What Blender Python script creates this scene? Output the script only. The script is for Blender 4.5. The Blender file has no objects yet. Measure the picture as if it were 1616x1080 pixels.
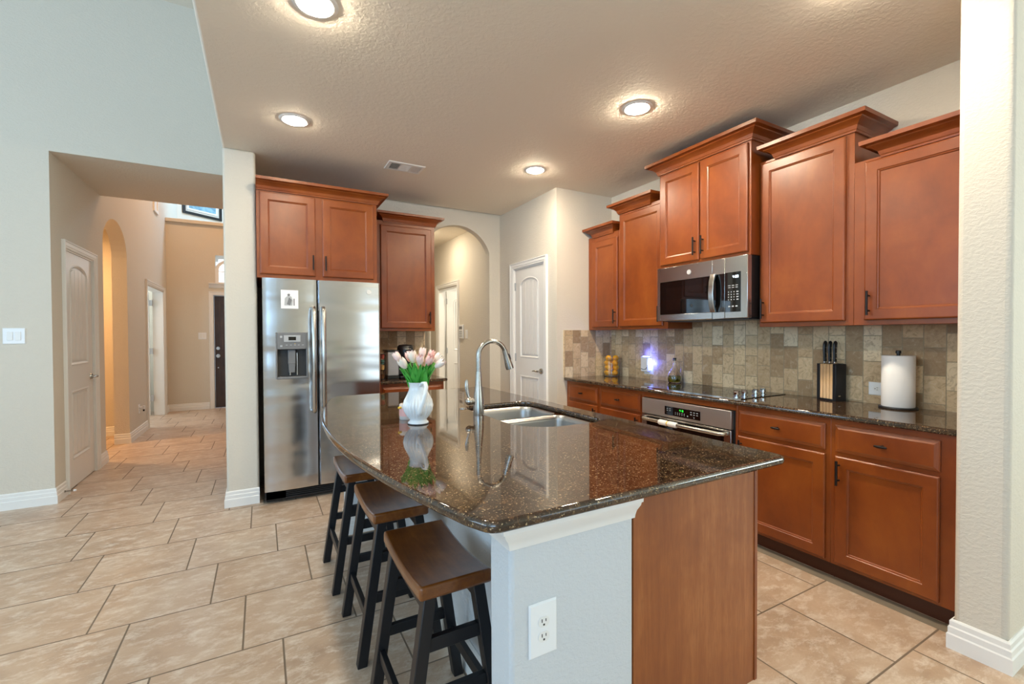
import bpy, bmesh, math, random
from mathutils import Vector, Matrix
random.seed(7)
SC = bpy.context.scene
COL = SC.collection
PI = math.pi

# ------------------------------------------------------------------ camera
cam = bpy.data.cameras.new('camera'); camo = bpy.data.objects.new('camera', cam); COL.objects.link(camo)
F = Vector((0.4851541727207305, 0.874295527303379, -0.015256461875878223))
R = Vector((0.8743539466896553, -0.485266920471946, -0.004603455647373345))
U = Vector((0.01142823695444307, 0.011106161937436396, 0.9998730162211262))
M = Matrix((R, U, -F)).transposed().to_4x4(); M.translation = Vector((0, 0, 1.34523))
camo.matrix_world = M
cam.sensor_width = 36; cam.lens = 15.8712; cam.clip_start = .05; cam.clip_end = 200
SC.camera = camo
# ------------------------------------------------------------------ colour management, world
SC.view_settings.view_transform = 'Standard'; SC.view_settings.look = 'None'
SC.view_settings.gamma = 1; SC.view_settings.use_curve_mapping = False
SC.view_settings.exposure = 0.56
w = bpy.data.worlds.new('sky'); SC.world = w; w.use_nodes = True
w.node_tree.nodes['Background'].inputs[0].default_value = (.72, .86, 1, 1)
w.node_tree.nodes['Background'].inputs[1].default_value = 1.0
# ------------------------------------------------------------------ window light and ceiling lamps
def area(name, loc, rot, sx, sy, power, col, shape='RECTANGLE', spread=180):
    l = bpy.data.lights.new(name, 'AREA'); l.shape = shape; l.size = sx; l.size_y = sy
    l.energy = power; l.color = col; l.spread = math.radians(spread)
    o = bpy.data.objects.new(name, l); COL.objects.link(o); o.location = loc; o.rotation_euler = rot
    return o
COOL = (.36, .66, 1.0)
GREEN = (.84, 1.0, .96)
area('daylight_rear', (-4.4, -5.05, 2.2), (PI/2+.85, 0, 0), 4.6, 3.2, 270, COOL)
area('daylight_left', (-7.05, 1.2, 2.2), (PI/2+.75, 0, -PI/2), 4.6, 3.2, 135, (.56, .80, 1.0))
area('daylight_breakfast', (4.7, -5.05, 1.35), (PI/2+.8, 0, 0), 2.6, 2.1, 17, GREEN)
area('daylight_side', (6.05, -2.2, 1.5), (PI/2+.8, 0, PI/2), 2.6, 1.8, 120, GREEN)
WARM = (1.0, .80, .60)
area('entry_lamp', (-.6, 8.2, 5.3), (0, 0, 0), .5, .5, 35, (1.0, .56, .26), 'DISK')
area('side_room_lamp', (-2.5, 7.2, 2.7), (0, 0, 0), .3, .3, 30, (1.0, .58, .26), 'DISK')
area('study_daylight', (-3.2, 9.2, 1.9), (0, PI/2, PI), 1.2, 1.6, 36, (.75, .9, 1))
area('loft_daylight', (-.2, 10.7, 5.2), (0, 0, 0), .9, .9, 48, (.42, .70, 1), 'DISK')
area('laundry_lamp', (3.6, 6.4, 2.7), (0, 0, 0), .3, .3, 22, (1.0, .95, .80), 'DISK')

# ------------------------------------------------------------------ material helpers
def lin(c):
    if isinstance(c, str):
        c = [int(c[i:i+2], 16)/255 for i in (0, 2, 4)]
        c = [x/12.92 if x <= .04045 else ((x+.055)/1.055)**2.4 for x in c]
    return (c[0], c[1], c[2], 1)
class NT:
    def __init__(s, name):
        s.m = bpy.data.materials.new(name); s.m.use_nodes = True
        s.t = s.m.node_tree; s.b = s.t.nodes['Principled BSDF']
    def n(s, typ, **kw):
        x = s.t.nodes.new(typ)
        for k, v in kw.items():
            if k.startswith('i_'): x.inputs[k[2:].replace('_', ' ')].default_value = v
            else: setattr(x, k, v)
        return x
    def l(s, a, b): s.t.links.new(a, b)
    def math(s, op, a, b=None, c=None):
        x = s.n('ShaderNodeMath', operation=op)
        for i, v in enumerate((a, b, c)):
            if v is None: continue
            if isinstance(v, (int, float)): x.inputs[i].default_value = v
            else: s.l(v, x.inputs[i])
        return x.outputs[0]
    def mix(s, f, a, b, blend='MIX'):
        x = s.n('ShaderNodeMix', data_type='RGBA', blend_type=blend)
        for sock, v in ((x.inputs[0], f), (x.inputs[6], a), (x.inputs[7], b)):
            if isinstance(v, (int, float)): sock.default_value = v
            elif isinstance(v, tuple): sock.default_value = v
            else: s.l(v, sock)
        return x.outputs[2]
    def pos(s): return s.n('ShaderNodeNewGeometry').outputs['Position']
    def obj(s): return s.n('ShaderNodeTexCoord').outputs['Object']
    def mapping(s, vec, scale): 
        x = s.n('ShaderNodeMapping'); x.inputs['Scale'].default_value = scale; s.l(vec, x.inputs['Vector']); return x.outputs[0]
    def noise(s, vec, scale, detail=4, rough=.5, dist=0):
        x = s.n('ShaderNodeTexNoise'); x.inputs['Scale'].default_value = scale; x.inputs['Detail'].default_value = detail
        x.inputs['Roughness'].default_value = rough; x.inputs['Distortion'].default_value = dist
        s.l(vec, x.inputs['Vector']); return x.outputs['Fac']
    def ramp(s, f, stops):
        x = s.n('ShaderNodeValToRGB'); e = x.color_ramp.elements
        while len(e) < len(stops): e.new(.5)
        for el, (p, c) in zip(e, stops): el.position = p; el.color = lin(c) if len(c) != 4 else c
        s.l(f, x.inputs[0]); return x.outputs[0]
    def bump(s, h, strength, dist):
        x = s.n('ShaderNodeBump'); x.inputs['Strength'].default_value = strength; x.inputs['Distance'].default_value = dist
        s.l(h, x.inputs['Height']); s.l(x.outputs[0], s.b.inputs['Normal'])
    def set(s, **kw):
        for k, v in kw.items():
            i = s.b.inputs[{'color': 'Base Color', 'rough': 'Roughness', 'metal': 'Metallic', 'spec': 'Specular IOR Level',
                            'trans': 'Transmission Weight', 'ior': 'IOR', 'coat': 'Coat Weight', 'coatr': 'Coat Roughness',
                            'emit': 'Emission Color', 'emits': 'Emission Strength', 'aniso': 'Anisotropic', 'sss': 'Subsurface Weight'}[k]]
            if isinstance(v, (tuple, int, float)): i.default_value = v
            else: s.l(v, i)
        return s
def plain(name, c, rough=.5, metal=0, **kw):
    return NT(name).set(color=lin(c), rough=rough, metal=metal, **kw).m

def wall_mat(name, c, scale=55, strength=.35):
    n = NT(name); p = n.pos()
    n.set(color=lin(c), rough=.75, spec=.25)
    h = n.noise(n.mapping(p, (1, 1, 1.6)), scale, 3, .55, .4)
    h = n.ramp(h, [(.42, (0, 0, 0, 1)), (.62, (1, 1, 1, 1))])
    n.bump(h, strength, .0025)
    return n.m
M_WALL = wall_mat('wall_paint', 'D9D1C3')
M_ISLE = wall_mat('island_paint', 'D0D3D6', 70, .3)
M_CEIL = wall_mat('ceiling_paint', 'EFE7DA', 42, .28)
M_WHITE = plain('white_trim_paint', 'EDECE9', .35)
M_DOOR = plain('white_door_paint', 'E6E4E0', .3)
M_PLATE = plain('white_plastic', 'F0F1F2', .3)

def floor_mat():
    n = NT('floor_tile'); p = n.pos(); s = n.n('ShaderNodeSeparateXYZ'); n.l(p, s.inputs[0])
    ty = n.math('DIVIDE', n.math('SUBTRACT', s.outputs[1], 2.237), .4664)
    row = n.math('FLOOR', ty); fy = n.math('SUBTRACT', ty, row)
    tx = n.math('DIVIDE', n.math('ADD', n.math('ADD', s.outputs[0], .554), n.math('MULTIPLY', row, .1543)), .4685)
    colm = n.math('FLOOR', tx); fx = n.math('SUBTRACT', tx, colm)
    dx = n.math('MINIMUM', fx, n.math('SUBTRACT', 1, fx)); dy = n.math('MINIMUM', fy, n.math('SUBTRACT', 1, fy))
    d = n.math('MINIMUM', dx, dy)
    g = n.n('ShaderNodeMapRange', interpolation_type='SMOOTHSTEP'); g.inputs[1].default_value = .0055; g.inputs[2].default_value = .010
    n.l(d, g.inputs[0]); tile = g.outputs[0]
    cv = n.n('ShaderNodeCombineXYZ'); n.l(colm, cv.inputs[0]); n.l(row, cv.inputs[1])
    wn = n.n('ShaderNodeTexWhiteNoise'); n.l(cv.outputs[0], wn.inputs[0])
    off = n.n('ShaderNodeVectorMath', operation='MULTIPLY_ADD'); n.l(wn.outputs['Color'], off.inputs[0]); off.inputs[1].default_value = (9, 9, 9); n.l(p, off.inputs[2])
    a = n.noise(n.mapping(off.outputs[0], (1, 1.5, 1)), 3.0, 9, .66, .25)
    b = n.noise(n.mapping(off.outputs[0], (1, 1.8, 1)), 11, 8, .74, .2)
    c1 = n.ramp(a, [(.28, 'A58C76'), (.5, 'BBA28B'), (.72, 'CDB9A4')])
    c2 = n.mix(n.ramp(b, [(.48, (0, 0, 0, 1)), (.70, (1, 1, 1, 1))]), c1, lin('DCD0C2'))
    c3 = n.mix(n.math('MULTIPLY', wn.outputs['Value'], .16), c2, lin('A58468'))
    n.set(color=n.mix(tile, lin('756555'), c3), rough=n.math('ADD', n.math('MULTIPLY', b, .2), n.math('SUBTRACT', .62, n.math('MULTIPLY', tile, .36))), spec=.5)
    n.bump(n.math('ADD', tile, n.math('MULTIPLY', b, .06)), .5, .003)
    return n.m
M_FLOOR = floor_mat()

def backsplash_mat(name, ax):
    # ax 0: wall runs along x; 1: wall runs along y.  vertical running bond of tumbled stone
    n = NT(name); p = n.pos(); s = n.n('ShaderNodeSeparateXYZ'); n.l(p, s.inputs[0])
    tx = n.math('DIVIDE', n.math('ADD', s.outputs[ax], 10.02), .0985)
    colm = n.math('FLOOR', tx); fx = n.math('SUBTRACT', tx, colm)
    cw = n.n('ShaderNodeTexWhiteNoise', noise_dimensions='1D'); n.l(colm, cw.inputs['W'])
    ty = n.math('ADD', n.math('DIVIDE', s.outputs[2], .1585), n.math('ADD', n.math('MULTIPLY', colm, .5), n.math('MULTIPLY', cw.outputs['Value'], .22)))
    row = n.math('FLOOR', ty); fy = n.math('SUBTRACT', ty, row)
    dx = n.math('MULTIPLY', n.math('MINIMUM', fx, n.math('SUBTRACT', 1, fx)), .0985)
    dy = n.math('MULTIPLY', n.math('MINIMUM', fy, n.math('SUBTRACT', 1, fy)), .1585)
    wob = n.math('MULTIPLY', n.math('SUBTRACT', n.noise(p, 60, 3), .5), .004)
    d = n.math('ADD', n.math('MINIMUM', dx, dy), wob)
    g = n.n('ShaderNodeMapRange', interpolation_type='SMOOTHSTEP'); g.inputs[1].default_value = .001; g.inputs[2].default_value = .0035
    n.l(d, g.inputs[0]); tile = g.outputs[0]
    cv = n.n('ShaderNodeCombineXYZ'); n.l(colm, cv.inputs[0]); n.l(row, cv.inputs[1])
    wn = n.n('ShaderNodeTexWhiteNoise'); n.l(cv.outputs[0], wn.inputs[0])
    off = n.n('ShaderNodeVectorMath', operation='MULTIPLY_ADD'); n.l(wn.outputs['Color'], off.inputs[0]); off.inputs[1].default_value = (7, 7, 7); n.l(p, off.inputs[2])
    a = n.noise(off.outputs[0], 17, 8, .74, 2.0)
    base = n.ramp(wn.outputs['Value'], [(0, '9C8262'), (.25, 'BDA17C'), (.55, 'D2B892'), (.8, 'E0C8A1'), (1, 'EAD9BA')])
    vein = n.mix(n.ramp(a, [(.33, (1, 1, 1, 1)), (.5, (0, 0, 0, 1))]), base, lin('8E7252'))
    vein = n.mix(n.ramp(a, [(.55, (0, 0, 0, 1)), (.75, (1, 1, 1, 1))]), vein, lin('E2D6C0'))
    vein = n.mix(.7, base, vein)
    n.set(color=n.mix(tile, lin('A39378'), vein), rough=.5, spec=.4)
    n.bump(n.math('ADD', tile, n.math('MULTIPLY', a, .35)), .55, .003)
    return n.m
M_BACK_Y = backsplash_mat('tumbled_stone_side', 1); M_BACK_X = backsplash_mat('tumbled_stone_back', 0)

def granite():
    n = NT('dark_granite'); p = n.pos()
    a = n.noise(p, 70, 6, .75, .6); b = n.noise(p, 30, 5, .7, .5); c = n.noise(p, 165, 3, .6)
    base = n.ramp(b, [(.35, '15100D'), (.52, '34241A'), (.7, '5C432E')])
    base = n.mix(n.ramp(a, [(.55, (0, 0, 0, 1)), (.67, (1, 1, 1, 1))]), base, lin('7A5E3C'))
    base = n.mix(n.ramp(c, [(.60, (0, 0, 0, 1)), (.69, (1, 1, 1, 1))]), base, lin('B8A27E'))
    n.set(color=base, rough=.035, ior=1.75, spec=.5)
    return n.m
M_GRAN = granite()

def wood(name, dark, mid, light, rough=.34, axis='z', scale=1.0, gx=9, coat=.25, pores=0):
    n = NT(name); p = n.pos()
    sc = {'z': (gx, gx, 1), 'y': (gx, 1, gx), 'x': (1, gx, gx)}[axis]
    g = n.noise(n.mapping(p, tuple(x*scale for x in sc)), 3.0, 6, .62, .5)
    m = n.noise(p, 2.6*scale, 4, .6, .3)
    f = n.math('ADD', n.math('MULTIPLY', g, .4), n.math('MULTIPLY', m, .6))
    c = n.ramp(f, [(.36, dark), (.5, mid), (.64, light)])
    if pores:
        h = n.noise(n.mapping(p, tuple(x*7 for x in sc)), 4, 2, .5)
        c = n.mix(n.math('MULTIPLY', n.ramp(h, [(.5, (0, 0, 0, 1)), (.7, (1, 1, 1, 1))]), pores), c, lin(dark))
    n.set(color=c, rough=rough, coat=coat, coatr=.28, spec=.45)
    return n.m
M_CAB = wood('cherry_maple_cabinet', '74340D', '843F12', '924B18', .36, 'z', 1.0, 2.2)
M_PANEL = wood('veneer_end_panel', '844620', '975528', 'AC6A3A', .42, 'z', 1.0, 16, .12, .6)
M_SEAT = wood('stool_seat_wood', '532A08', '6E3C13', '88501F', .26, 'y', 1.4, 7, .4)
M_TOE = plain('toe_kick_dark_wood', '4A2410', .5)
M_BLACKW = NT('black_painted_wood').set(color=lin('15161A'), rough=.42, spec=.45).m
M_BRONZE = plain('oil_rubbed_bronze', '2B2320', .38, .6)
M_BLOCK = wood('knife_block_beech', 'C79C6C', 'D7AF80', 'E2BF93', .45, 'z', 2, 12, 0)

def steel(name, c='BDBCB8', rough=.24, aniso=.55, wav=0, ax=(1, 1, 60)):
    n = NT(name); p = n.pos()
    f = n.noise(n.mapping(p, ax), 14, 3, .6)
    n.set(color=n.mix(n.math('MULTIPLY', f, .25), lin(c), lin('8E8C88')), rough=n.math('ADD', n.math('MULTIPLY', f, .08), rough-.04), metal=1.0)
    if wav:
        h = n.noise(n.mapping(p, (.7, 1, 3.2)), 1.7, 1, .4, .3)
        n.bump(h, wav, .05)
    return n.m
M_FRIDGE = steel('brushed_stainless_fridge', 'D8D9DC', .19, .5, .30, (1.5, 1.5, 70))
M_STEEL = steel('brushed_stainless', 'C2C0BB', .24, .5, 0, (60, 1.5, 60))
M_OVEN = steel('brushed_stainless_oven', 'D6D4CF', .42, .5, 0, (60, 1.5, 60))
M_NICKEL = plain('brushed_nickel', 'B9B7B2', .27, 1.0)
M_SINK = plain('satin_sink_steel', 'ABABAA', .36, 1.0)
M_CHROME = plain('chrome', 'D8D8D8', .08, 1.0)
M_BLACKG = NT('black_glass').set(color=lin('0A0A0B'), rough=.03, ior=1.6).m
M_BLACKP = plain('black_plastic', '161617', .35)
M_DGREY = plain('dark_grey_plastic', '3A3B3D', .45)
M_MGREY = plain('mid_grey_plastic', '77787A', .4)
M_LGREY = plain('light_grey_plastic', 'B4B6B8', .35)
M_GRN = NT('green_led').set(color=lin('0A2A0C'), emit=lin('28E03A'), emits=2.2).m
M_WLED = NT('white_led').set(color=lin('DDE8EE'), emit=lin('E6F4FF'), emits=1.6).m
M_PRINT = plain('pale_key_print', 'B9BCC0', .5)
M_BLUE = NT('blue_night_glow').set(color=lin('AFC0FF'), emit=(.16, .22, 1, 1), emits=5).m
M_GLASS = NT('clear_glass').set(color=(1, 1, 1, 1), rough=0, trans=1.0, ior=1.45).m
M_OIL = NT('olive_oil').set(color=lin('6F6408'), rough=.08, trans=.15, ior=1.4).m
M_LEMON = NT('lemon_peel').set(color=lin('F9B010'), rough=.4, sss=.05).m
M_CERAM = NT('white_ceramic').set(color=lin('E6EBEF'), rough=.14, coat=.4).m
M_LEAF = plain('tulip_leaf', '58B74C', .4); M_STEM = plain('tulip_stem', '84C262', .45)
def petal(name, a, b):
    n = NT(name); o = n.obj(); g = n.noise(o, 45, 3)
    n.set(color=n.ramp(g, [(.35, a), (.65, b)]), rough=.5, sss=.1); return n.m
M_PINK = petal('pink_petals', 'F3CBC6', 'F8E4DD'); M_CREAM = petal('cream_petals', 'F4EBDD', 'F8E3DA'); M_ROSE = petal('rose_petals', 'EFAEA6', 'F6D3CB')
M_PAPER = NT('paper_towel'); _p = M_PAPER.pos(); M_PAPER.set(color=lin('F3F1EF'), rough=.9); M_PAPER.bump(M_PAPER.noise(_p, 160, 2), .35, .002); M_PAPER = M_PAPER.m
M_CARD = plain('white_card', 'EFEFF2', .6)
M_FDOOR = wood('dark_front_door_wood', '2E211C', '3B2B24', '47352C', .4, 'z', 1.3, 9, .2)
M_PIC = NT('picture_print'); _q = M_PIC.obj(); M_PIC.set(color=M_PIC.ramp(M_PIC.noise(_q, 5, 5, .6, .5), [(.3, '4F7C93'), (.55, '8FB4C4'), (.75, 'C4D6DC')]), rough=.3); M_PIC = M_PIC.m
M_FRAME = plain('black_frame', '17181A', .4)
M_MAT = plain('white_mat_board', 'E4E6E6', .7)
M_CANDLE = plain('pink_label', 'D9A7A4', .5)
M_YEL = plain('yellow_lid', 'E0B93C', .4)
M_FLOOR_STRIP = plain('grey_brown_strip', '7F7465', .8)
M_SKYPANE = NT('daylit_pane').set(color=lin('E8F0F4'), rough=.1, emit=(.85, .93, 1, 1), emits=1.3).m

# ------------------------------------------------------------------ mesh helpers
ORG = {}
class MB:
    def __init__(s, tf=None): s.v = []; s.f = []; s.tf = tf
    def add(s, vs, fs):
        b = len(s.v)
        for p in vs:
            p = Vector(p); s.v.append(s.tf(p) if s.tf else p)
        s.f += [[i+b for i in f] for f in fs]; return s
    def box(s, x0, y0, z0, x1, y1, z1):
        return s.add([(x0,y0,z0),(x1,y0,z0),(x1,y1,z0),(x0,y1,z0),(x0,y0,z1),(x1,y0,z1),(x1,y1,z1),(x0,y1,z1)],
                     [(3,2,1,0),(4,5,6,7),(0,1,5,4),(1,2,6,5),(2,3,7,6),(3,0,4,7)])
    def hexa(s, bot, top):
        return s.add(list(bot)+list(top), [(3,2,1,0),(4,5,6,7),(0,1,5,4),(1,2,6,5),(2,3,7,6),(3,0,4,7)])
    def prism(s, pts, vec):
        n = len(pts); vec = Vector(vec); a = [Vector(p) for p in pts]
        return s.add(a+[p+vec for p in a], [list(range(n))[::-1], list(range(n, 2*n))]+[(i,(i+1)%n,n+(i+1)%n,n+i) for i in range(n)])
    def cyl(s, p0, p1, r0, r1=None, n=20, cap=True):
        return s.tube([p0, p1], [r0, r0 if r1 is None else r1], n, cap)
    def tube(s, pts, rad, n=12, cap=True, flat=None):
        pts = [Vector(p) for p in pts]
        if not isinstance(rad, (list, tuple)): rad = [rad]*len(pts)
        vs = []; fs = []; m = len(pts); up = None
        for i, p in enumerate(pts):
            t = (pts[min(i+1, m-1)]-pts[max(i-1, 0)]).normalized()
            if up is None:
                up = Vector((0,0,1)) if abs(t.z) < .9 else Vector((1,0,0))
            a = t.cross(up).normalized(); b = a.cross(t).normalized(); up = b
            fa, fb = flat if flat else (1, 1)
            for k in range(n):
                an = 2*PI*k/n; vs.append(p+a*math.cos(an)*rad[i]*fa+b*math.sin(an)*rad[i]*fb)
        for i in range(m-1):
            for k in range(n): fs.append((i*n+k, i*n+(k+1)%n, (i+1)*n+(k+1)%n, (i+1)*n+k))
        if cap: fs += [list(range(n))[::-1], [(m-1)*n+k for k in range(n)]]
        return s.add(vs, fs)
    def lathe(s, prof, n=32, c=(0,0,0), rf=None, closed=False):
        vs = []; fs = []; m = len(prof)
        for i, (r, z) in enumerate(prof):
            for k in range(n):
                a = 2*PI*k/n; q = r*(rf(a, z) if rf else 1); vs.append((c[0]+q*math.cos(a), c[1]+q*math.sin(a), c[2]+z))
        for i in range(m-1 if not closed else m):
            j = (i+1) % m
            for k in range(n): fs.append((i*n+k, i*n+(k+1)%n, j*n+(k+1)%n, j*n+k))
        if not closed:
            if prof[0][0] > 1e-5: fs.append(list(range(n))[::-1])
            if prof[-1][0] > 1e-5: fs.append([(m-1)*n+k for k in range(n)])
        return s.add(vs, fs)
    def sweep(s, path, N, prof, closed=False):
        path = [Vector(p) for p in path]; N = Vector(N).normalized(); m = len(path); vs = []; fs = []; k = len(prof)
        for i, p in enumerate(path):
            sides = []
            if closed or i > 0: sides.append((p-path[i-1]).normalized().cross(N))
            if closed or i < m-1: sides.append((path[(i+1) % m]-p).normalized().cross(N))
            d = sides[0] if len(sides) == 1 else (sides[0]+sides[1])/(1+sides[0].dot(sides[1]))
            for a, b in prof: vs.append(p+d*a+N*b)
        for i in range(m if closed else m-1):
            j = (i+1) % m
            for q in range(k): fs.append((i*k+q, i*k+(q+1)%k, j*k+(q+1)%k, j*k+q))
        if not closed: fs += [list(range(k)), [(m-1)*k+q for q in range(k)][::-1]]
        return s.add(vs, fs)
    def loops(s, rings, cap0=True, cap1=True):
        n = len(rings[0]); vs = [p for r in rings for p in r]; fs = []
        for i in range(len(rings)-1):
            for k in range(n): fs.append((i*n+k, i*n+(k+1)%n, (i+1)*n+(k+1)%n, (i+1)*n+k))
        if cap0: fs.append(list(range(n))[::-1])
        if cap1: fs.append([(len(rings)-1)*n+k for k in range(n)])
        return s.add(vs, fs)
    def build(s, name, mat, parent=None, loc=None, smooth=None, bevel=0, seg=2, recalc=True):
        me = bpy.data.meshes.new(name); o = bpy.data.objects.new(name, me); COL.objects.link(o)
        if parent is not None:
            L, rz = ORG[parent]; o.parent = parent; ORG[o] = (L, rz)
            ro = Matrix.Rotation(-rz, 3, 'Z'); vs = [ro @ (v-L) for v in s.v]
        else:
            if loc is None:
                xs = [v.x for v in s.v]; ys = [v.y for v in s.v]; zs = [v.z for v in s.v]
                loc = ((min(xs)+max(xs))/2, (min(ys)+max(ys))/2, min(zs))
            L = Vector(loc); o.location = L; ORG[o] = (L, 0); vs = [v-L for v in s.v]
        bm = bmesh.new(); bv = [bm.verts.new(v) for v in vs]
        for f in s.f:
            try: bm.faces.new([bv[i] for i in f])
            except ValueError: pass
        bmesh.ops.remove_doubles(bm, verts=bm.verts, dist=1e-5)
        if recalc: bmesh.ops.recalc_face_normals(bm, faces=bm.faces)
        bm.to_mesh(me); bm.free()
        me.materials.append(mat)
        if smooth:
            me.shade_smooth(); me.set_sharp_from_angle(angle=math.radians(smooth if smooth is not True else 180))
        if bevel:
            b = o.modifiers.new('bevel', 'BEVEL'); b.width = bevel; b.segments = seg; b.limit_method = 'ANGLE'; b.angle_limit = math.radians(40)
            b.harden_normals = False
            me.shade_smooth(); me.set_sharp_from_angle(angle=math.radians(35))
        return o
def tag(o, label, cat, group=None):
    o['label'] = label; o['category'] = cat
    if group: o['group'] = group
    return o
def thing(name, label, cat, loc=(0,0,0), rz=0, group=None):
    o = bpy.data.objects.new(name, None); COL.objects.link(o); o.location = loc; o.rotation_euler = (0,0,rz); o.empty_display_size = .05
    ORG[o] = (Vector(loc), rz); return tag(o, label, cat, group)
def struct(o): o['kind'] = 'structure'; return o
def sthing(name, loc=(0,0,0)):
    o = bpy.data.objects.new(name, None); COL.objects.link(o); o.location = loc; ORG[o] = (Vector(loc), 0); o.empty_display_size = .05
    return struct(o)
def dup(root, loc, rz, label, group=None):
    r = root.copy(); COL.objects.link(r); r.location = loc; r.rotation_euler = (0,0,rz); r['label'] = label
    if group: r['group'] = group
    for ch in list(root.children):
        c = ch.copy(); COL.objects.link(c); c.parent = r
        for g in ch.children:
            d = g.copy(); COL.objects.link(d); d.parent = c
    return r
def frame(o, u, v, n):
    o, u, v, n = map(Vector, (o, u, v, n)); return lambda p: o+u*p.x+v*p.y+n*p.z

# ------------------------------------------------------------------ setting: floor, ceilings, walls
ZC = 2.82; GC = 4.29
struct(MB().box(-7.2,-5.2,-.1,6.2,13.5,0).build('floor', M_FLOOR))
struct(MB().box(-.251,-5.2,ZC,6.2,4.95,ZC+.12).build('ceiling', M_CEIL, bevel=.015))
struct(MB().box(-7.2,-5.2,GC,-.12,5.0,GC+.1).build('ceiling', M_CEIL))
struct(MB().box(-.251,-5.2,ZC+.121,-.12,4.96,GC).build('wall_upper', M_WALL))
struct(MB().box(-7.2,4.97,0,-1.62,5.12,GC).build('wall_front', M_WALL))
struct(MB().box(-1.62,4.97,2.837,.6,6.286,GC+.1).build('wall_header', M_WALL))
# entry hall, left side wall with a closet door, an arched opening and a doorway
hl = MB()
X0, X1 = -1.62, -1.471; HT = 5.6
hl.box(X0,4.97,0,X1,5.262,2.8369)
hl.box(X0,5.262,2.11,X1,6.0,2.8369)
hl.box(X0,6.0,0,X1,6.34,2.8369)
hl.box(X0,6.2861,2.8369,X1,6.34,HT)
ya, yb_, zs, zt = 6.34, 7.33, 2.34, 2.70
pts = [(X0, ya, HT), (X0, ya, zs)]
for i in range(1, 16):
    a = PI*i/16; pts.append((X0, (ya+yb_)/2-math.cos(a)*(yb_-ya)/2, zs+math.sin(a)*(zt-zs)))
pts += [(X0, yb_, zs), (X0, yb_, HT)]
hl.prism(pts, (X1-X0, 0, 0))
hl.box(X0,yb_,0,X1,8.41,HT); hl.box(X0,8.41,2.12,X1,9.72,HT); hl.box(X0,9.72,0,X1,11.35,HT)
struct(hl.build('wall_left', M_WALL))
struct(MB().box(-1.4709,10.05,0,-.775,10.2,3.40).box(-.775,10.05,2.115,.6,10.2,2.32).box(-.775,10.05,2.86,.6,10.2,3.40).box(.25,10.05,0,.6,10.2,2.115).box(-.775,10.05,2.32,-.74,10.2,2.86).box(.16,10.05,2.32,.6,10.2,2.86).build('wall_entry', M_WALL))
struct(MB().box(-1.4708,10.0,3.40,.6,10.24,3.465).build('trim_1', M_WALL, bevel=.008))
struct(MB().box(-1.4708,10.2001,3.2,.6,13.4,3.40).build('floor', M_WALL))
ang = [( -1.471,11.35),(.6,12.9)]
struct(MB().hexa([(-1.471,11.35,3.4),(.6,12.903,3.4),(.5,13.05,3.4),(-1.571,11.5,3.4)],[(-1.471,11.35,HT),(.6,12.903,HT),(.5,13.05,HT),(-1.571,11.5,HT)]).build('wall_loft', M_WALL))
struct(MB().box(-1.7,6.2861,HT,.8,13.4,HT+.1).build('ceiling', M_CEIL))
struct(MB().box(-1.7,6.1,GC+.101,.8,6.2859,HT+.1).build('wall_upper', M_WALL))
struct(MB().box(.6,5.081,0,.75,13.4,HT).build('wall_partition', M_WALL))
# side room beyond the arch, study beyond the doorway
struct(MB().box(-3.6,8.0,0,-1.6201,8.1,2.8).box(-3.6,5.2,0,-3.5,8.0,2.8).box(-3.5,6.0,0,-1.6201,6.1,2.8).box(-3.6,6.0,2.8,-1.6201,8.1,2.9).build('wall_side_room', M_WALL))
struct(MB().box(-3.9,10.2,0,-1.6201,10.3,2.8).box(-3.9,8.1001,0,-3.8,10.2,2.8).box(-3.9,8.1001,2.8,-1.6201,10.3,2.9).build('wall_study', M_WALL))
# kitchen: column, back wall with arched opening, pantry box, right wall, end stub
struct(MB().box(-.251,4.172,0,-.027,4.9779,ZC-.0001).build('wall_column', M_WALL, bevel=.018, seg=3))
bw = MB(); ya0, ya1 = 4.978, 5.078
bw.box(-.2511,ya0,0,1.63,ya1,ZC+.1)
pts = [(1.63, ya0, ZC+.1), (1.63, ya0, 2.352)]
hc, hw, rise = 2.04, .41, .292; Rr = (hw*hw+rise*rise)/(2*rise); zc0 = 2.352+rise-Rr
a0 = math.asin(hw/Rr)
for i in range(1, 20):
    a = -a0+2*a0*i/20; pts.append((hc+Rr*math.sin(a), ya0, zc0+Rr*math.cos(a)))
pts += [(2.45, ya0, 2.352), (2.45, ya0, ZC+.1)]
bw.prism(pts, (0, ya1-ya0, 0)); bw.box(2.45,ya0,0,2.7,ya1,ZC+.1)
struct(bw.build('wall_back', M_WALL))
pw = MB()
pw.box(2.595,3.746,0,2.695,3.975,ZC-.0002); pw.box(2.595,4.617,0,2.695,4.9779,ZC-.0002); pw.box(2.595,3.975,2.11,2.695,4.617,ZC-.0002); pw.box(2.695,3.746,0,3.31,3.846,ZC-.0002)
struct(pw.build('wall_pantry', M_WALL))
struct(MB().box(3.31,.595,0,3.46,4.978,ZC-.0003).build('wall_right', M_WALL))
struct(MB().box(2.566,.595,0,3.3099,.758,ZC-.0003).build('wall_end', M_WALL, bevel=.02, seg=3))
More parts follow.
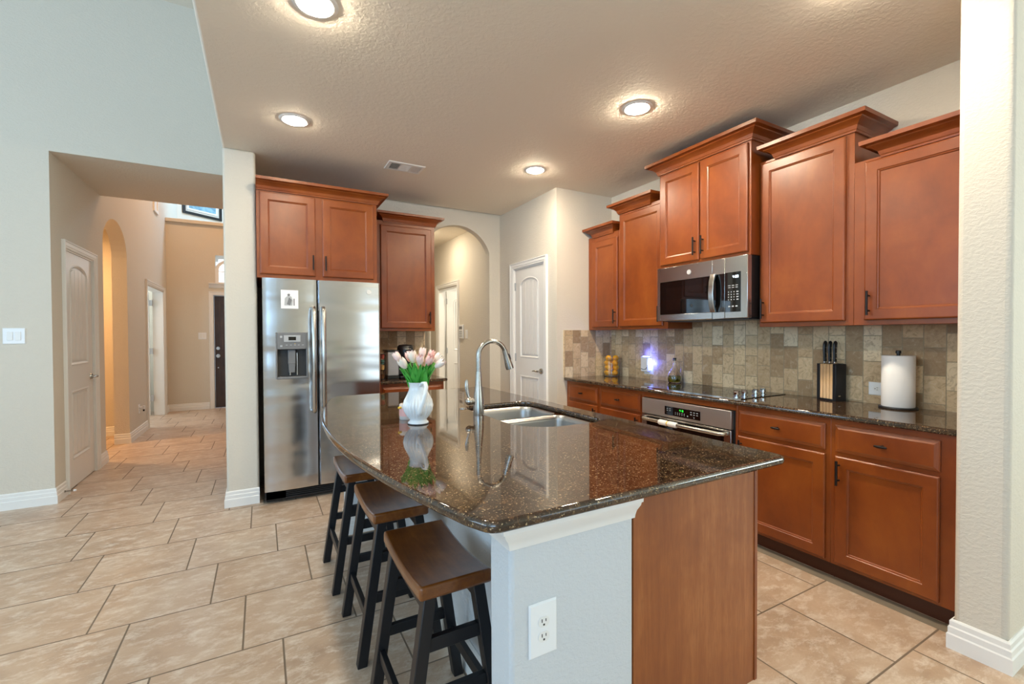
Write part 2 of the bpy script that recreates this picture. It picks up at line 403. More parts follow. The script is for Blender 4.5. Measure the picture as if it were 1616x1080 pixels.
# rear hall beyond the arch
rh = MB(); rh.box(2.57,5.0781,0,2.67,6.30,ZC); rh.box(2.57,6.30,2.10,2.67,7.13,ZC); rh.box(2.57,7.13,0,2.67,7.60,ZC); rh.box(2.57,7.6,2.1,2.67,8.4,ZC); rh.box(2.57,8.4,0,2.67,9.0,ZC)
struct(rh.build('wall_hall', M_WALL))
struct(MB().box(1.45,5.0781,0,1.55,9.0,ZC).box(1.45,9.0,0,2.67,9.1,ZC).build('wall_hall_far', M_WALL))
struct(MB().box(1.45,5.0782,ZC,4.5,9.1,ZC+.1).build('ceiling', M_CEIL))
struct(MB().box(2.6701,5.3,0,4.4,5.4,ZC).box(4.3,5.4,0,4.4,8.0,ZC).box(2.6701,7.9,0,4.3,8.0,ZC).build('wall_laundry', M_WHITE))
# the rooms behind the camera, with tall window openings
def wall_holes(name, axis, c0, c1, s0, s1, h, holes):
    m = MB(); cur = s0
    def bx(a, b, z0, z1):
        if axis == 'y': m.box(a, c0, z0, b, c1, z1)
        else: m.box(c0, a, z0, c1, b, z1)
    for (a, b, z0, z1) in holes:
        bx(cur, a, 0, h); bx(a, b, 0, z0); bx(a, b, z1, h); cur = b
    bx(cur, s1, 0, h); return struct(m.build(name, M_WALL))
wall_holes('wall_rear', 'y', -5.2, -5.1, -7.2, 6.2, GC, [(-6.7,-2.1,.6,3.8), (3.4,6.0,.3,2.4)])
wall_holes('wall_great_room', 'x', -7.2, -7.1, -5.2, 4.97, GC, [(-1.1,3.5,.6,3.8)])
wall_holes('wall_breakfast', 'x', 6.1, 6.2, -5.2, .6, ZC+.1, [(-3.5,-.9,.6,2.4)])
struct(MB().box(3.4601,.6,0,6.2,.75,ZC).build('wall_breakfast', M_WALL))
def win_frame(name, axis, c, a, b, z0, z1, nx, nz):
    m = MB()
    def bx(p, q, r, t):
        if axis == 'y': m.box(p, c-.03, r, q, c+.03, t)
        else: m.box(c-.03, p, r, c+.03, q, t)
    for i in range(nx+1):
        x = a+(b-a)*i/nx; bx(max(a, x-.03), min(b, x+.03), z0, z1)
    for i in range(nz+1):
        z = z0+(z1-z0)*i/nz; bx(a, b, max(z0, z-.03), min(z1, z+.03))
    return struct(m.build(name, M_WHITE))
win_frame('window_1', 'y', -5.0, -6.7,-2.1,.6,3.8,3,2); win_frame('window_2', 'y', -5.0, 3.4,6.0,.3,2.4,2,1)
win_frame('window_3', 'x', -7.0, -1.1,3.5,.6,3.8,3,2); win_frame('window_4', 'x', 6.0, -3.5,-.9,.6,2.4,2,1)

# baseboards (three-step profile)
BASE = [(0,0),(.017,0),(.017,.062),(.013,.068),(.013,.092),(.009,.098),(.009,.118),(.004,.126),(0,.126)]
def baseb(name, path): return struct(MB().sweep([(x,y,0) for x,y in path], (0,0,1), BASE).build(name, M_WHITE, smooth=20))
baseb('baseboard_left', [(-7.1,4.97),(-1.471,4.97),(-1.471,5.19)][::1])
baseb('baseboard_hall', [(-1.471,6.075),(-1.471,6.34),(-1.62,6.34)])
baseb('baseboard_hall', [(-1.62,7.33),(-1.471,7.33),(-1.471,8.345)])
baseb('baseboard_hall', [(-1.471,9.79),(-1.471,10.05),(-.85,10.05)])
baseb('baseboard_side_room', [(-3.5,8.0),(-1.6205,8.0)])
baseb('baseboard_column', [(-.251,4.96),(-.251,4.172),(-.027,4.172)])
baseb('baseboard_end', [(2.73,.758),(2.566,.758),(2.566,.595),(3.9,.595)][::1])
baseb('baseboard_back', [(2.45,5.06),(2.45,4.978),(2.595,4.978),(2.595,4.69)])
baseb('baseboard_pantry', [(2.595,3.90),(2.595,3.746),(2.72,3.746)])
baseb('baseboard_rear_hall', [(2.57,6.23),(2.57,5.08)][::-1])

# casings
CAS = [(0,0),(0,.010),(.008,.014),(.018,.014),(.024,.018),(.05,.020),(.056,.025),(.066,.025),(.068,.020),(.068,0)]
def casing(parent, name, pa, pb, h, N, mat=M_WHITE, ext=.0):
    N = Vector(N); pa = Vector(pa); pb = Vector(pb)
    if Vector((0,0,1)).cross(N).dot(pa-pb) < 0: pa, pb = pb, pa
    up = Vector((0,0,h))
    return MB().sweep([pa, pa+up, pb+up, pb], N, CAS).build(name, mat, parent, smooth=25)
def panel_door(parent, o, u, n, w, h, hinge_at, handle_u, lever, up=(1.08,1.99), lo=(.24,.88), mat=M_DOOR, arch=.10, name='door_slab'):
    """two-panel plank door, arch-topped upper panel; u along the width, n towards the viewer"""
    tf = frame(o, u, (0,0,1), n); m = MB(tf); t = .038; st = .12 if w > .7 else .105
    m.box(0,0,-t,w,h,-.012)
    m.box(0,0,-.012,st,h,0); m.box(w-st,0,-.012,w,h,0); m.box(st,0,-.012,w-st,lo[0],0); m.box(st,lo[1],-.012,w-st,up[0],0)
    cx, hw = w/2, (w-2*st)/2
    zsp = up[1]-arch
    def archz(x, ins=0): 
        q = max(0, 1-((x-cx)/(hw-ins))**2) if hw > ins else 0
        return zsp+(arch-ins*.0)*math.sqrt(q)*.98-ins
    top = [(st,h,-.012),(st,zsp,-.012)]+[(cx-hw*math.cos(PI*i/14), zsp+arch*math.sin(PI*i/14), -.012) for i in range(1,14)]+[(w-st,zsp,-.012),(w-st,h,-.012)]
    m.prism([Vector(p) for p in top], (0,0,.012))
    # moulding round each panel
    for z0, z1, ar in ((lo[0],lo[1],0),(up[0],up[1],arch)):
        def outline(d):
            if ar:
                zt = z1-ar; P = [(st+d,z0+d),(w-st-d,z0+d)]
                for i in range(0,15):
                    a = PI*i/14; P.append((cx+(hw-d)*math.cos(a), zt+max(0,(ar-d))*math.sin(a)))
                return P
            return [(st+d,z0+d),(w-st-d,z0+d),(w-st-d,z1-d),(st+d,z1-d)]
        rings = [[(x,y,b) for x,y in outline(d)] for d,b in ((0,-.001),(.012,.004),(.02,-.004),(.028,-.010))]
        m.loops([[Vector(p) for p in r] for r in rings], False, False)
        # planks
        d = .045; pw_ = w-2*st-2*d; k = 4
        for i in range(k):
            x0 = st+d+pw_*i/k+.004; x1 = st+d+pw_*(i+1)/k-.004
            def tz(x): return (z1-ar+(ar-d)*math.sqrt(max(0,1-((x-cx)/(hw-d+.006))**2))) if ar else z1-d
            P = [(x0,z0+d,-.012),(x1,z0+d,-.012)]+[(x, tz(x), -.012) for x in (x1, (x0*1+x1*3)/4, (x0+x1)/2, (x0*3+x1)/4, x0)]
            m.prism([Vector(p) for p in P], (0,0,.009))
    slab = m.build(name, mat, parent, bevel=0)
    if handle_u is not None:
        hm = MB(tf); hm.cyl((handle_u,.95,0),(handle_u,.95,.012),.032,.028,20); hm.cyl((handle_u,.95,.012),(handle_u,.95,.052),.012,.010,12)
        hm.tube([(handle_u,.95,.05),(handle_u+lever*.03,.952,.056),(handle_u+lever*.07,.952,.054),(handle_u+lever*.105,.946,.048)],[.011,.011,.009,.007],12)
        hm.build('handle', M_NICKEL, parent, smooth=40)
    for hz in ([.28,1.08,1.9] if hinge_at is not None else []):
        g = MB(tf); g.box(hinge_at-.014,hz-.045,-.002,hinge_at+.014,hz+.045,.004); g.cyl((hinge_at,hz-.045,.006),(hinge_at,hz+.045,.006),.006,n=8)
        g.build('hinge', M_LGREY, parent)
    return slab
# pantry door
d = sthing('door_1', (2.595,4.296,0))
casing(d, 'casing', (2.595,3.975,0), (2.595,4.617,0), 2.11, (-1,0,0))
MB().box(2.596,3.975,0,2.69,3.987,2.11).box(2.596,4.605,0,2.69,4.617,2.11).box(2.596,3.987,2.098,2.69,4.605,2.11).build('jamb', M_WHITE, d)
panel_door(d, (2.603,4.603,.008), (0,-1,0), (-1,0,0), .614, 2.088, .004, .555, -1)
# closet door in the entry hall
d = sthing('door_2', (-1.471,5.63,0))
casing(d, 'casing', (-1.471,5.262,0), (-1.471,6.0,0), 2.11, (1,0,0))
MB().box(-1.60,5.262,0,-1.472,5.274,2.11).box(-1.60,5.988,0,-1.472,6.0,2.11).box(-1.60,5.274,2.098,-1.472,5.988,2.11).build('jamb', M_WHITE, d)
panel_door(d, (-1.480,5.276,.008), (0,1,0), (1,0,0), .710, 2.088, .004, .64, -1, up=(1.08,2.0), lo=(.24,.86))
# study doorway in the entry hall with an open panelled door
d = sthing('door_3', (-1.471,9.06,0))
casing(d, 'casing', (-1.471,8.41,0), (-1.471,9.72,0), 2.12, (1,0,0))
MB().box(-1.62,8.41,0,-1.472,8.424,2.12).box(-1.62,9.706,0,-1.472,9.72,2.12).box(-1.62,8.424,2.106,-1.472,9.706,2.12).build('jamb', M_WHITE, d)
g = MB(); 
g.box(-2.32,9.655,.01,-1.66,9.69,2.10); g.build('door_slab', M_DOOR, d, bevel=.003)
for z in (.3,1.1,1.92):
    MB().box(-1.66,9.66,z-.05,-1.615,9.70,z+.05).build('hinge', M_LGREY, d)
# front door with arched transom above
d = sthing('door_4', (-.26,10.1,0))
casing(d, 'casing', (-.775,10.05,0), (.25,10.05,0), 2.115, (0,-1,0))
m = MB(); m.box(-.765,10.085,.01,.24,10.13,2.105); m.build('door_slab', M_FDOOR, d)
m = MB()
for x0, x1 in ((-.66,-.29),(-.22,.14)):
    for z0, z1 in ((.2,.95),(1.1,1.95)):
        m.box(x0,10.078,z0,x1,10.0849,z1)
m.build('panel', M_FDOOR, d, bevel=.006)
for z, r in ((1.123,.03),(.981,.034)):
    MB().cyl((-.713,10.084,z),(-.713,10.072,z),r,n=20).cyl((-.713,10.072,z),(-.713,10.04,z),.014,.022,16).build('deadbolt' if r < .032 else 'handle', M_NICKEL, d, smooth=40)
MB().cyl((-.713,10.084,.76),(-.713,10.074,.76),.011,n=12).build('lock_button', M_NICKEL, d, smooth=40)
d = sthing('window_5', (-.27,10.1,2.32))
m = MB(); zb, za = 2.36, 2.62
arc = [(-.70+.0,zb)]
P = [(-.74,2.32)]+[(-.29-.45*math.cos(PI*i/12), za-.02+.24*math.sin(PI*i/12)) for i in range(13)]+[(.16,2.32)]
Q = [(-.685,2.36)]+[(-.29-.395*math.cos(PI*i/12), za-.02+.185*math.sin(PI*i/12)) for i in range(13)]+[(.105,2.36)]
m.loops([[Vector((x,10.045,z)) for x,z in P],[Vector((x,10.045,z)) for x,z in Q],[Vector((x,10.12,z)) for x,z in Q]], False, False); m.build('window_frame', M_WHITE, d)
MB().box(-.69,10.122,2.355,.11,10.13,2.80).build('pane', M_SKYPANE, d)
MB().box(-.69,10.11,2.555,.11,10.12,2.575).box(-.30,10.11,2.36,-.28,10.12,2.80).build('muntin', M_WHITE, d)
MB().sweep([(-.84,10.05,2.25),(.26,10.05,2.25)], (0,0,1), [(0,0),(.02,.01),(.03,.05),(.06,.075),(.06,.09),(0,.09)]).build('window_sill', M_WHITE, d)
# small high window on the entry side wall
d = sthing('window_6', (-1.471,9.16,3.35))
y0,y1,z0,z1 = 8.99,9.32,3.34,4.4
MB().sweep([(-1.471,y0,z0),(-1.471,y0,z1),(-1.471,y1,z1),(-1.471,y1,z0)][::-1], (1,0,0), [(-.05,0),(-.05,.02),(0,.02),(0,0)], True).build('window_frame', M_WHITE, d)
MB().box(-1.4705,y0+.03,z0+.03,-1.466,y1-.03,z1-.03).build('pane', M_MAT, d)
# laundry doorway off the rear hall, panelled door standing open
d = sthing('door_5', (2.6,6.7,0))
casing(d, 'casing', (2.57,6.30,0), (2.57,7.13,0), 2.10, (-1,0,0))
MB().box(2.571,6.30,0,2.67,6.313,2.10).box(2.571,7.117,0,2.67,7.13,2.10).box(2.571,6.313,2.087,2.67,7.117,2.10).build('jamb', M_WHITE, d)
panel_door(d, (2.70,7.10,.01), (1,0,0), (0,-1,0), .78, 2.07, .0, None, 0)
d = sthing('door_6', (2.6,8.0,0))
casing(d, 'casing', (2.57,7.60,0), (2.57,8.40,0), 2.10, (-1,0,0))
panel_door(d, (2.60,8.395,.01), (0,-1,0), (-1,0,0), .79, 2.085, None, .70, -1)
# thin grey-brown strips on the floor at the cabinet and refrigerator feet
struct(MB().box(2.672,.80,0,2.752,2.4,.0015).build('trim_2', M_FLOOR_STRIP))
struct(MB().box(.0,4.135,0,1.2,4.21,.0015).build('trim_3', M_FLOOR_STRIP))

# ------------------------------------------------------------------ cabinet parts
def bar_pull(parent, tf, u, v, length, vertical=True, name='handle'):
    m = MB(tf); h = length/2
    a, b = ((u,v-h,.03),(u,v+h,.03)) if vertical else ((u-h,v,.03),(u+h,v,.03))
    m.cyl(a, b, .0065, n=10)
    for k in (-.62, .62):
        q = (u, v+h*k) if vertical else (u+h*k, v)
        m.cyl((q[0],q[1],0),(q[0],q[1],.03),.0048,n=8)
    return m.build(name, M_BRONZE, parent, smooth=40)
def t_knob(parent, tf, u, v):
    m = MB(tf); m.cyl((u,v,0),(u,v,.022),.006,.007,10); m.tube([(u-.026,v,.025),(u-.012,v,.027),(u+.012,v,.027),(u+.026,v,.025)],[.005,.0072,.0072,.005],10)
    return m.build('handle', M_BRONZE, parent, smooth=50)
def rect(x0, y0, x1, y1, d, z): return [Vector((x0+d,y0+d,z)),Vector((x1-d,y0+d,z)),Vector((x1-d,y1-d,z)),Vector((x0+d,y1-d,z))]
def shaker(parent, tf, u0, v0, u1, v1, stile=.058, t=.019, name='door'):
    m = MB(tf)
    m.loops([rect(u0,v0,u1,v1,0,.0005), rect(u0,v0,u1,v1,0,t-.005), rect(u0,v0,u1,v1,.004,t-.001), rect(u0,v0,u1,v1,.008,t), rect(u0,v0,u1,v1,stile,t),
             rect(u0,v0,u1,v1,stile+.003,t-.004), rect(u0,v0,u1,v1,stile+.009,t-.006), rect(u0,v0,u1,v1,stile+.012,t-.011)], True, True)
    return m.build(name, M_CAB, parent)
def drawer_front(parent, tf, u0, v0, u1, v1, t=.019):
    m = MB(tf)
    m.loops([rect(u0,v0,u1,v1,0,.0005), rect(u0,v0,u1,v1,0,t-.009), rect(u0,v0,u1,v1,.005,t-.006), rect(u0,v0,u1,v1,.012,t-.004), rect(u0,v0,u1,v1,.020,t)], True, True)
    return m.build('drawer', M_CAB, parent)
CROWN = [(0,0),(.010,0),(.012,.010),(.016,.014),(.022,.034),(.040,.052),(.058,.060),(.062,.066),(.070,.068),(.085,.072),(.087,.094),(0,.094)]
def crown(parent, path, z, k=1.0):
    prof = [(a, b*k) for a, b in CROWN]
    return MB().sweep([(x,y,z) for x,y in path], (0,0,1), prof).build('crown_molding', M_CAB, parent, smooth=22)
XR = 3.31
def upper(label, y0, y1, z0, z1, xf, doors, handles, cy0, cy1, shadow=0):
    t = thing('wall_cabinet', label, 'cabinet', (xf+.1,(y0+y1)/2,z0), 0, 'wall cabinets over the long counter')
    MB().box(xf,y0,z0,XR-.001,y1,z1).build('cabinet_box', M_CAB, t, bevel=.002)
    tf = frame((xf,0,0),(0,-1,0),(0,0,1),(-1,0,0))
    for (a, b, c, d_), h in zip(doors, handles):
        dr = shaker(t, tf, -b, c, -a, d_)
        tf2 = frame((xf-.019,0,0),(0,-1,0),(0,0,1),(-1,0,0))
        bar_pull(dr, tf2, -h[0], h[1], .135)
    crown(t, [(XR-.002,cy1),(xf,cy1),(xf,cy0),(XR-.002,cy0)], z1-.012)
    return t
upper('narrow lowest cherry wall cabinet in the corner above the lemon jar', 3.278, 3.742, 1.393, 2.345, 2.997, [(3.292,3.665,1.421,2.285)], [(3.318,1.52)], 3.37, 3.744-.09)
upper('cherry wall cabinet between the corner cabinet and the microwave', 2.690, 3.2779, 1.393, 2.50, 2.997, [(2.735,3.262,1.421,2.465)], [(2.762,1.52)], 2.89, 3.2779)
upper('tallest two-door cherry cabinet mounted above the microwave', 1.890, 2.6899, 1.885, 2.665, 2.900, [(2.297,2.672,1.908,2.640),(1.908,2.283,1.908,2.640)], [(2.325,2.01),(2.255,2.01)], 1.89, 2.6899)
upper('wide cherry wall cabinet just right of the microwave', 1.326, 1.8899, 1.393, 2.515, 2.997, [(1.366,1.876,1.421,2.495)], [(1.852,1.515)], 1.326, 1.775)
upper('cherry wall cabinet at the near end beside the wall stub', .760, 1.3259, 1.393, 2.325, 2.997, [(.795,1.268,1.421,2.308)], [(1.243,1.515)], .765, 1.185)

# base cabinets
XB = 2.716
def base(label, y0, y1, drawers, doors, rail=None, filler=None):
    t = thing('base_cabinet', label, 'cabinet', (3.0,(y0+y1)/2,0), 0, 'base cabinets under the long counter')
    m = MB()
    if rail is None: m.box(XB,y0,.088,XR-.002,y1,.884)
    else:
        m.box(XB,y0,.088,XR-.002,rail[0],.884).box(XB,rail[1],.088,XR-.002,y1,.884).box(XB,rail[0],.842,XR-.002,rail[1],.884).box(XB,rail[0],.088,XR-.002,rail[1],.11)
    m.build('cabinet_box', M_CAB, t, bevel=.0015)
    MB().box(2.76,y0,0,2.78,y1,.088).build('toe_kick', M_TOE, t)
    tf = frame((XB,0,0),(0,-1,0),(0,0,1),(-1,0,0)); tf2 = frame((XB-.019,0,0),(0,-1,0),(0,0,1),(-1,0,0))
    for a, b in drawers:
        dr = drawer_front(t, tf, -b, .709, -a, .852); t_knob(dr, tf2, -(a+b)/2, .782)
    for a, b, hy in doors:
        dr = shaker(t, tf, -b, .106, -a, .685, .058); bar_pull(dr, tf2, -hy, .60, .13)
    return t
base('cherry base cabinet in the far corner by the pantry wall', 3.23, 3.742, [(3.255,3.695)], [(3.255,3.695,3.28)])
base('cherry base cabinet just left of the built-in oven', 2.695, 3.2299, [(2.715,3.208)], [(2.715,3.208,2.74)])
base('cherry oven cabinet housing the built-in oven under the cooktop', 1.86, 2.6949, [], [], (1.873,2.684))
base('cherry base cabinet right of the oven, under the knife block', 1.305, 1.8599, [(1.329,1.844)], [(1.329,1.844,1.82)])
base('cherry base cabinet at the near end, under the paper towels', .762, 1.3049, [(.848,1.28)], [(.848,1.28,1.257)])

# ------------------------------------------------------------------ countertops
def inset_poly(P, d):
    n = len(P); out = []
    for i in range(n):
        p0, p, p1 = P[i-1], P[i], P[(i+1) % n]
        e0 = (p-p0).normalized(); e1 = (p1-p).normalized()
        n0 = Vector((-e0.y, e0.x)); n1 = Vector((-e1.y, e1.x)); q = (n0+n1)/(1+max(-.5, n0.dot(n1)))
        out.append(p+q*d)
    return out
def rounded(P, radii, seg=6):
    """P counter-clockwise corner list -> filleted outline"""
    n = len(P); out = []
    for i in range(n):
        p = Vector(P[i]); a = (Vector(P[i-1])-p); b = (Vector(P[(i+1) % n])-p); r = radii[i]
        if r <= 0: out.append(p); continue
        la, lb = a.length, b.length; a.normalize(); b.normalize()
        th = a.angle(b)/2; dd = min(r/math.tan(th), la*.49, lb*.49); r2 = dd*math.tan(th)
        c = p+(a+b).normalized()*(r2/math.sin(th)); s0 = p+a*dd-c; s1 = p+b*dd-c
        a0 = math.atan2(s0.y, s0.x); a1 = math.atan2(s1.y, s1.x); da = (a1-a0+PI) % (2*PI)-PI
        for k in range(seg+1):
            t = a0+da*k/seg; out.append(c+Vector((math.cos(t), math.sin(t)))*r2)
    return out
EDGE = [(.012,.884),(.004,.8865),(0,.893),(0,.904),(.0035,.911),(.012,.914)]
def slab(name, P, mat, hole=None):
    me = bpy.data.meshes.new(name); bm = bmesh.new(); rings = []
    def ring(Q, z): return [bm.verts.new((q.x, q.y, z)) for q in Q]
    def bridge(a, b):
        n = len(a)
        for k in range(n): bm.faces.new((a[k], a[(k+1) % n], b[(k+1) % n], b[k]))
    def edges(r):
        out = []
        for k in range(len(r)):
            e = bm.edges.get((r[k], r[(k+1) % len(r)])) or bm.edges.new((r[k], r[(k+1) % len(r)])); out.append(e)
        return out
    rs = [ring(inset_poly(P, d), z) for d, z in EDGE]
    for a, b in zip(rs, rs[1:]): bridge(a, b)
    tops = edges(rs[-1]); bots = edges(rs[0])
    if hole:
        hr = [ring(inset_poly(hole, d), z) for d, z in ((-.004,.914),(0,.910),(0,.884))]
        for a, b in zip(hr, hr[1:]): bridge(a, b)
        tops += edges(hr[0]); bots += edges(hr[-1])
    bmesh.ops.triangle_fill(bm, edges=tops, use_beauty=True); bmesh.ops.triangle_fill(bm, edges=bots, use_beauty=True)
    bmesh.ops.recalc_face_normals(bm, faces=bm.faces)
    for f in bm.faces: f.smooth = abs(f.normal.z) < .99
    c = Vector((sum(p.x for p in P)/len(P), sum(p.y for p in P)/len(P), .884))
    for v in bm.verts: v.co -= c
    bm.to_mesh(me); bm.free(); me.materials.append(mat)
    o = bpy.data.objects.new(name, me); COL.objects.link(o); o.location = c; return o
V2 = lambda *a: Vector(a)
P = rounded([(2.688,.762),(3.308,.762),(3.308,3.744),(2.672,3.744)], [.0,0,0,.012])
tag(slab('countertop', P, M_GRAN), 'long dark granite countertop on the base cabinets by the backsplash', 'countertop')
# island top: straight sink side, bowed seating side
arcp = []
for i in range(0, 25):
    y = 3.36-(3.36-1.0)*i/24; arcp.append((.252+(y-2.18)**2/8.3, y))
P = rounded([(1.628,.918),(1.628,3.445),(.46,3.445)]+arcp+[(.455,.918)], [.035,.03,.06]+[0]*25+[.05], 6)
HOLE = rounded([(1.05,1.75),(1.52,1.75),(1.52,2.54),(1.05,2.54)], [.20,.10,.09,.09], 8)
tag(slab('countertop', P, M_GRAN, HOLE), 'dark granite island countertop with a bowed seating edge and sink cutout', 'countertop')
P = rounded([(.935,4.30),(1.645,4.30),(1.645,4.976),(.935,4.976)], [.01,.02,0,0])
tag(slab('countertop', P, M_GRAN), 'short dark granite countertop beside the refrigerator', 'countertop')

# ------------------------------------------------------------------ backsplashes
t = thing('backsplash', 'tumbled stone tile backsplash behind the cooktop counter', 'backsplash', (3.3,2.3,.914))
MB().box(3.298,.762,.9141,3.3099,3.7335,1.3925).box(3.298,1.8905,1.3925,3.3099,2.6895,1.8845).build('side_tiles', M_BACK_Y, t)
MB().box(2.672,3.734,.9141,3.3098,3.7459,1.3925).build('corner_tiles', M_BACK_X, t)
tag(MB().box(.94,4.966,.914,1.622,4.9779,1.3925).build('backsplash', M_BACK_X), 'small stone tile backsplash behind the coffee maker', 'backsplash')

# ------------------------------------------------------------------ cabinets round the refrigerator
t = thing('wall_cabinet', 'two-door cherry cabinet mounted above the refrigerator', 'cabinet', (.44,4.5,1.812), 0, 'cabinets on the refrigerator wall')
MB().box(-.026,4.10,1.812,.906,4.977,2.515).build('cabinet_box', M_CAB, t, bevel=.002)
MB().box(.924,4.11,0,.930,4.977,1.81).build('side_panel', M_CAB, t)
tf = frame((0,4.10,0),(1,0,0),(0,0,1),(0,-1,0)); tf2 = frame((0,4.081,0),(1,0,0),(0,0,1),(0,-1,0))
dr = shaker(t, tf, -.003, 1.842, .402, 2.492); bar_pull(dr, tf2, .382, 1.95, .12)
dr = shaker(t, tf, .456, 1.842, .873, 2.492); bar_pull(dr, tf2, .478, 1.95, .12)
crown(t, [(-.026,4.10),(.906,4.10),(.906,4.976)], 2.503, .95)
t = thing('wall_cabinet', 'single-door cherry wall cabinet right of the refrigerator', 'cabinet', (1.28,4.8,1.393), 0, 'cabinets on the refrigerator wall')
MB().box(.935,4.648,1.393,1.632,4.977,2.515).build('cabinet_box', M_CAB, t, bevel=.002)
tf = frame((0,4.648,0),(1,0,0),(0,0,1),(0,-1,0)); tf2 = frame((0,4.629,0),(1,0,0),(0,0,1),(0,-1,0))
dr = shaker(t, tf, 1.06, 1.421, 1.592, 2.468); bar_pull(dr, tf2, 1.567, 1.53, .13)
crown(t, [(1.10,4.976),(1.10,4.648),(1.632,4.648),(1.632,4.976)], 2.50)
t = thing('base_cabinet', 'small cherry base cabinet under the coffee maker counter', 'cabinet', (1.28,4.6,0))
MB().box(.935,4.345,.10,1.615,4.976,.884).build('cabinet_box', M_CAB, t, bevel=.002)
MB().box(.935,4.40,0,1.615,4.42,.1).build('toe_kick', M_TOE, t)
tf = frame((0,4.345,0),(1,0,0),(0,0,1),(0,-1,0)); tf2 = frame((0,4.326,0),(1,0,0),(0,0,1),(0,-1,0))
dr = drawer_front(t, tf, 1.0, .73, 1.59, .85); t_knob(dr, tf2, 1.30, .79)
dr = shaker(t, tf, 1.0, .12, 1.59, .70); bar_pull(dr, tf2, 1.56, .61, .13)

# ------------------------------------------------------------------ refrigerator
def buttons(parent, tf, rects, z, t, name='button'):
    for x0, y0, x1, y1 in rects: MB(tf).box(x0,y0,z,x1,y1,z+t).build(name, M_PRINT, parent)
def emblem(parent, tf, u, v, r, mat=plain('polished_badge', 'F2F2F2', .2, .4)):
    m = MB(tf); m.cyl((u,v,0),(u,v,.003),r,r*.95,28)
    m.tube([(u+r*.8*math.cos(PI*2*i/24), v+r*.8*math.sin(PI*2*i/24), .0035) for i in range(25)], r*.07, 6, False)
    for s in (-1, 1):
        m.tube([(u+s*r*.05+s*r*.28*math.cos(a)*1.0+r*.05, v+r*.38*math.sin(a), .0035) for a in [PI*(.15+1.6*i/12) if s < 0 else PI*(1.15+1.6*i/12) for i in range(13)]], r*.07, 6, False)
    return m.build('emblem', mat, parent, smooth=40)
t = thing('refrigerator', 'stainless side-by-side refrigerator with ice and water dispenser', 'refrigerator', (.46,4.5,0))
MB().box(.012,4.112,.02,.912,4.90,1.785).build('cabinet_body', M_DGREY, t)
MB().box(.015,4.10,.03,.91,4.111,1.78).build('door_gasket', M_BLACKP, t)
m = MB(); m.box(.02,4.10,.015,.905,4.135,.108)
m.build('toe_grille', M_BLACKP, t)
m = MB()
for i in range(5): m.box(.16,4.094,.03+.015*i,.88,4.0999,.036+.015*i)
m.build('grille_slats', M_DGREY, t)
def fdoor(x0, x1):
    m = MB(); prof = []
    n = 14; bul = .012
    pts = [(x0,4.10),(x0,4.05)]+[(x0+.012+(x1-x0-.024)*i/n, 4.033-bul*math.sin(PI*i/n)) for i in range(n+1)]+[(x1,4.05),(x1,4.10)]
    m.prism([(x,y,.113) for x,y in pts][::-1], (0,0,1.692)); return m
# left door has a recess for the dispenser: build it in four pieces round the opening
m = MB(); DX0, DX1, DZ0, DZ1 = .108, .318, 1.02, 1.24
lx0, lx1 = .008, .400
def fy(x): q = (x-lx0-.012)/(lx1-lx0-.024); return 4.033-.012*math.sin(PI*max(0,min(1,q)))
def strip(xa, xb, za, zb, k=6):
    xs = [xa+(xb-xa)*i/k for i in range(k+1)]
    m.prism([(x, fy(x), za) for x in xs]+[(xb,4.10,za),(xa,4.10,za)], (0,0,zb-za))
strip(lx0+.001, DX0, .113, 1.805); strip(DX1, lx1-.001, .113, 1.805); strip(DX0, DX1, .113, DZ0); strip(DX0, DX1, DZ1, 1.805)
ld = m.build('freezer_door', M_FRIDGE, t, smooth=30)
rd = fdoor(.408,.914).build('refrigerator_door', M_FRIDGE, t, smooth=30)
for (x, dpar, z0) in ((.373, ld, .73), (.446, rd, .76)):
    m = MB(); m.tube([(x,4.022,1.575),(x,3.985,1.573),(x,3.968,1.54),(x,3.962,1.2),(x,3.968,z0+.03),(x,3.985,z0+.002),(x,4.022,z0)],[.017,.017,.0185,.0185,.0185,.017,.017],14,True)
    m.build('handle', M_STEEL, dpar, smooth=60)
dp = MB(); dp.box(DX0-.012,4.016,DZ0-.016,DX0,4.026,DZ1+.135).box(DX1,4.016,DZ0-.016,DX1+.012,4.026,DZ1+.135).box(DX0,4.016,DZ0-.016,DX1,4.026,DZ0).box(DX0,4.012,DZ1,DX1,4.0225,DZ1+.135)
dp = dp.build('dispenser_panel', M_MGREY, t, bevel=.004)
MB().box(DX0,4.085,DZ0,DX1,4.0999,DZ1).box(DX0,4.03,DZ0,DX0+.003,4.0849,DZ1).box(DX1-.003,4.03,DZ0,DX1,4.0849,DZ1).box(DX0,4.03,DZ0,DX1,4.0849,DZ0+.004).build('dispenser_recess', M_DGREY, dp)
MB().box(.185,4.04,1.12,.24,4.084,1.235).hexa([(.19,4.045,1.05),(.235,4.045,1.05),(.235,4.06,1.05),(.19,4.06,1.05)],[(.187,4.04,1.12),(.238,4.04,1.12),(.238,4.07,1.12),(.187,4.07,1.12)]).build('dispenser_paddle', M_MGREY, dp, bevel=.004)
MB().cyl((.252,4.06,1.03),(.252,4.06,1.21),.006,n=10).cyl((.20,4.05,1.03),(.20,4.05,1.10),.006,n=10).build('water_nozzle', M_CHROME, dp, smooth=40)
MB().box(.155,4.008,1.30,.275,4.0119,1.352).build('display_bezel', M_LGREY, dp, bevel=.001)
MB().box(.188,4.006,1.312,.242,4.0079,1.340).build('display', M_BLACKG, dp)
tfd = frame((0,4.0118,0),(1,0,0),(0,0,1),(0,-1,0))
buttons(dp, tfd, [(x-.007,1.272,x+.007,1.276) for x in (.135,.175,.205,.235,.262,.292)]+[(.128,z-.008,.144,z+.008) for z in (1.34,1.268)], 0, .0018)
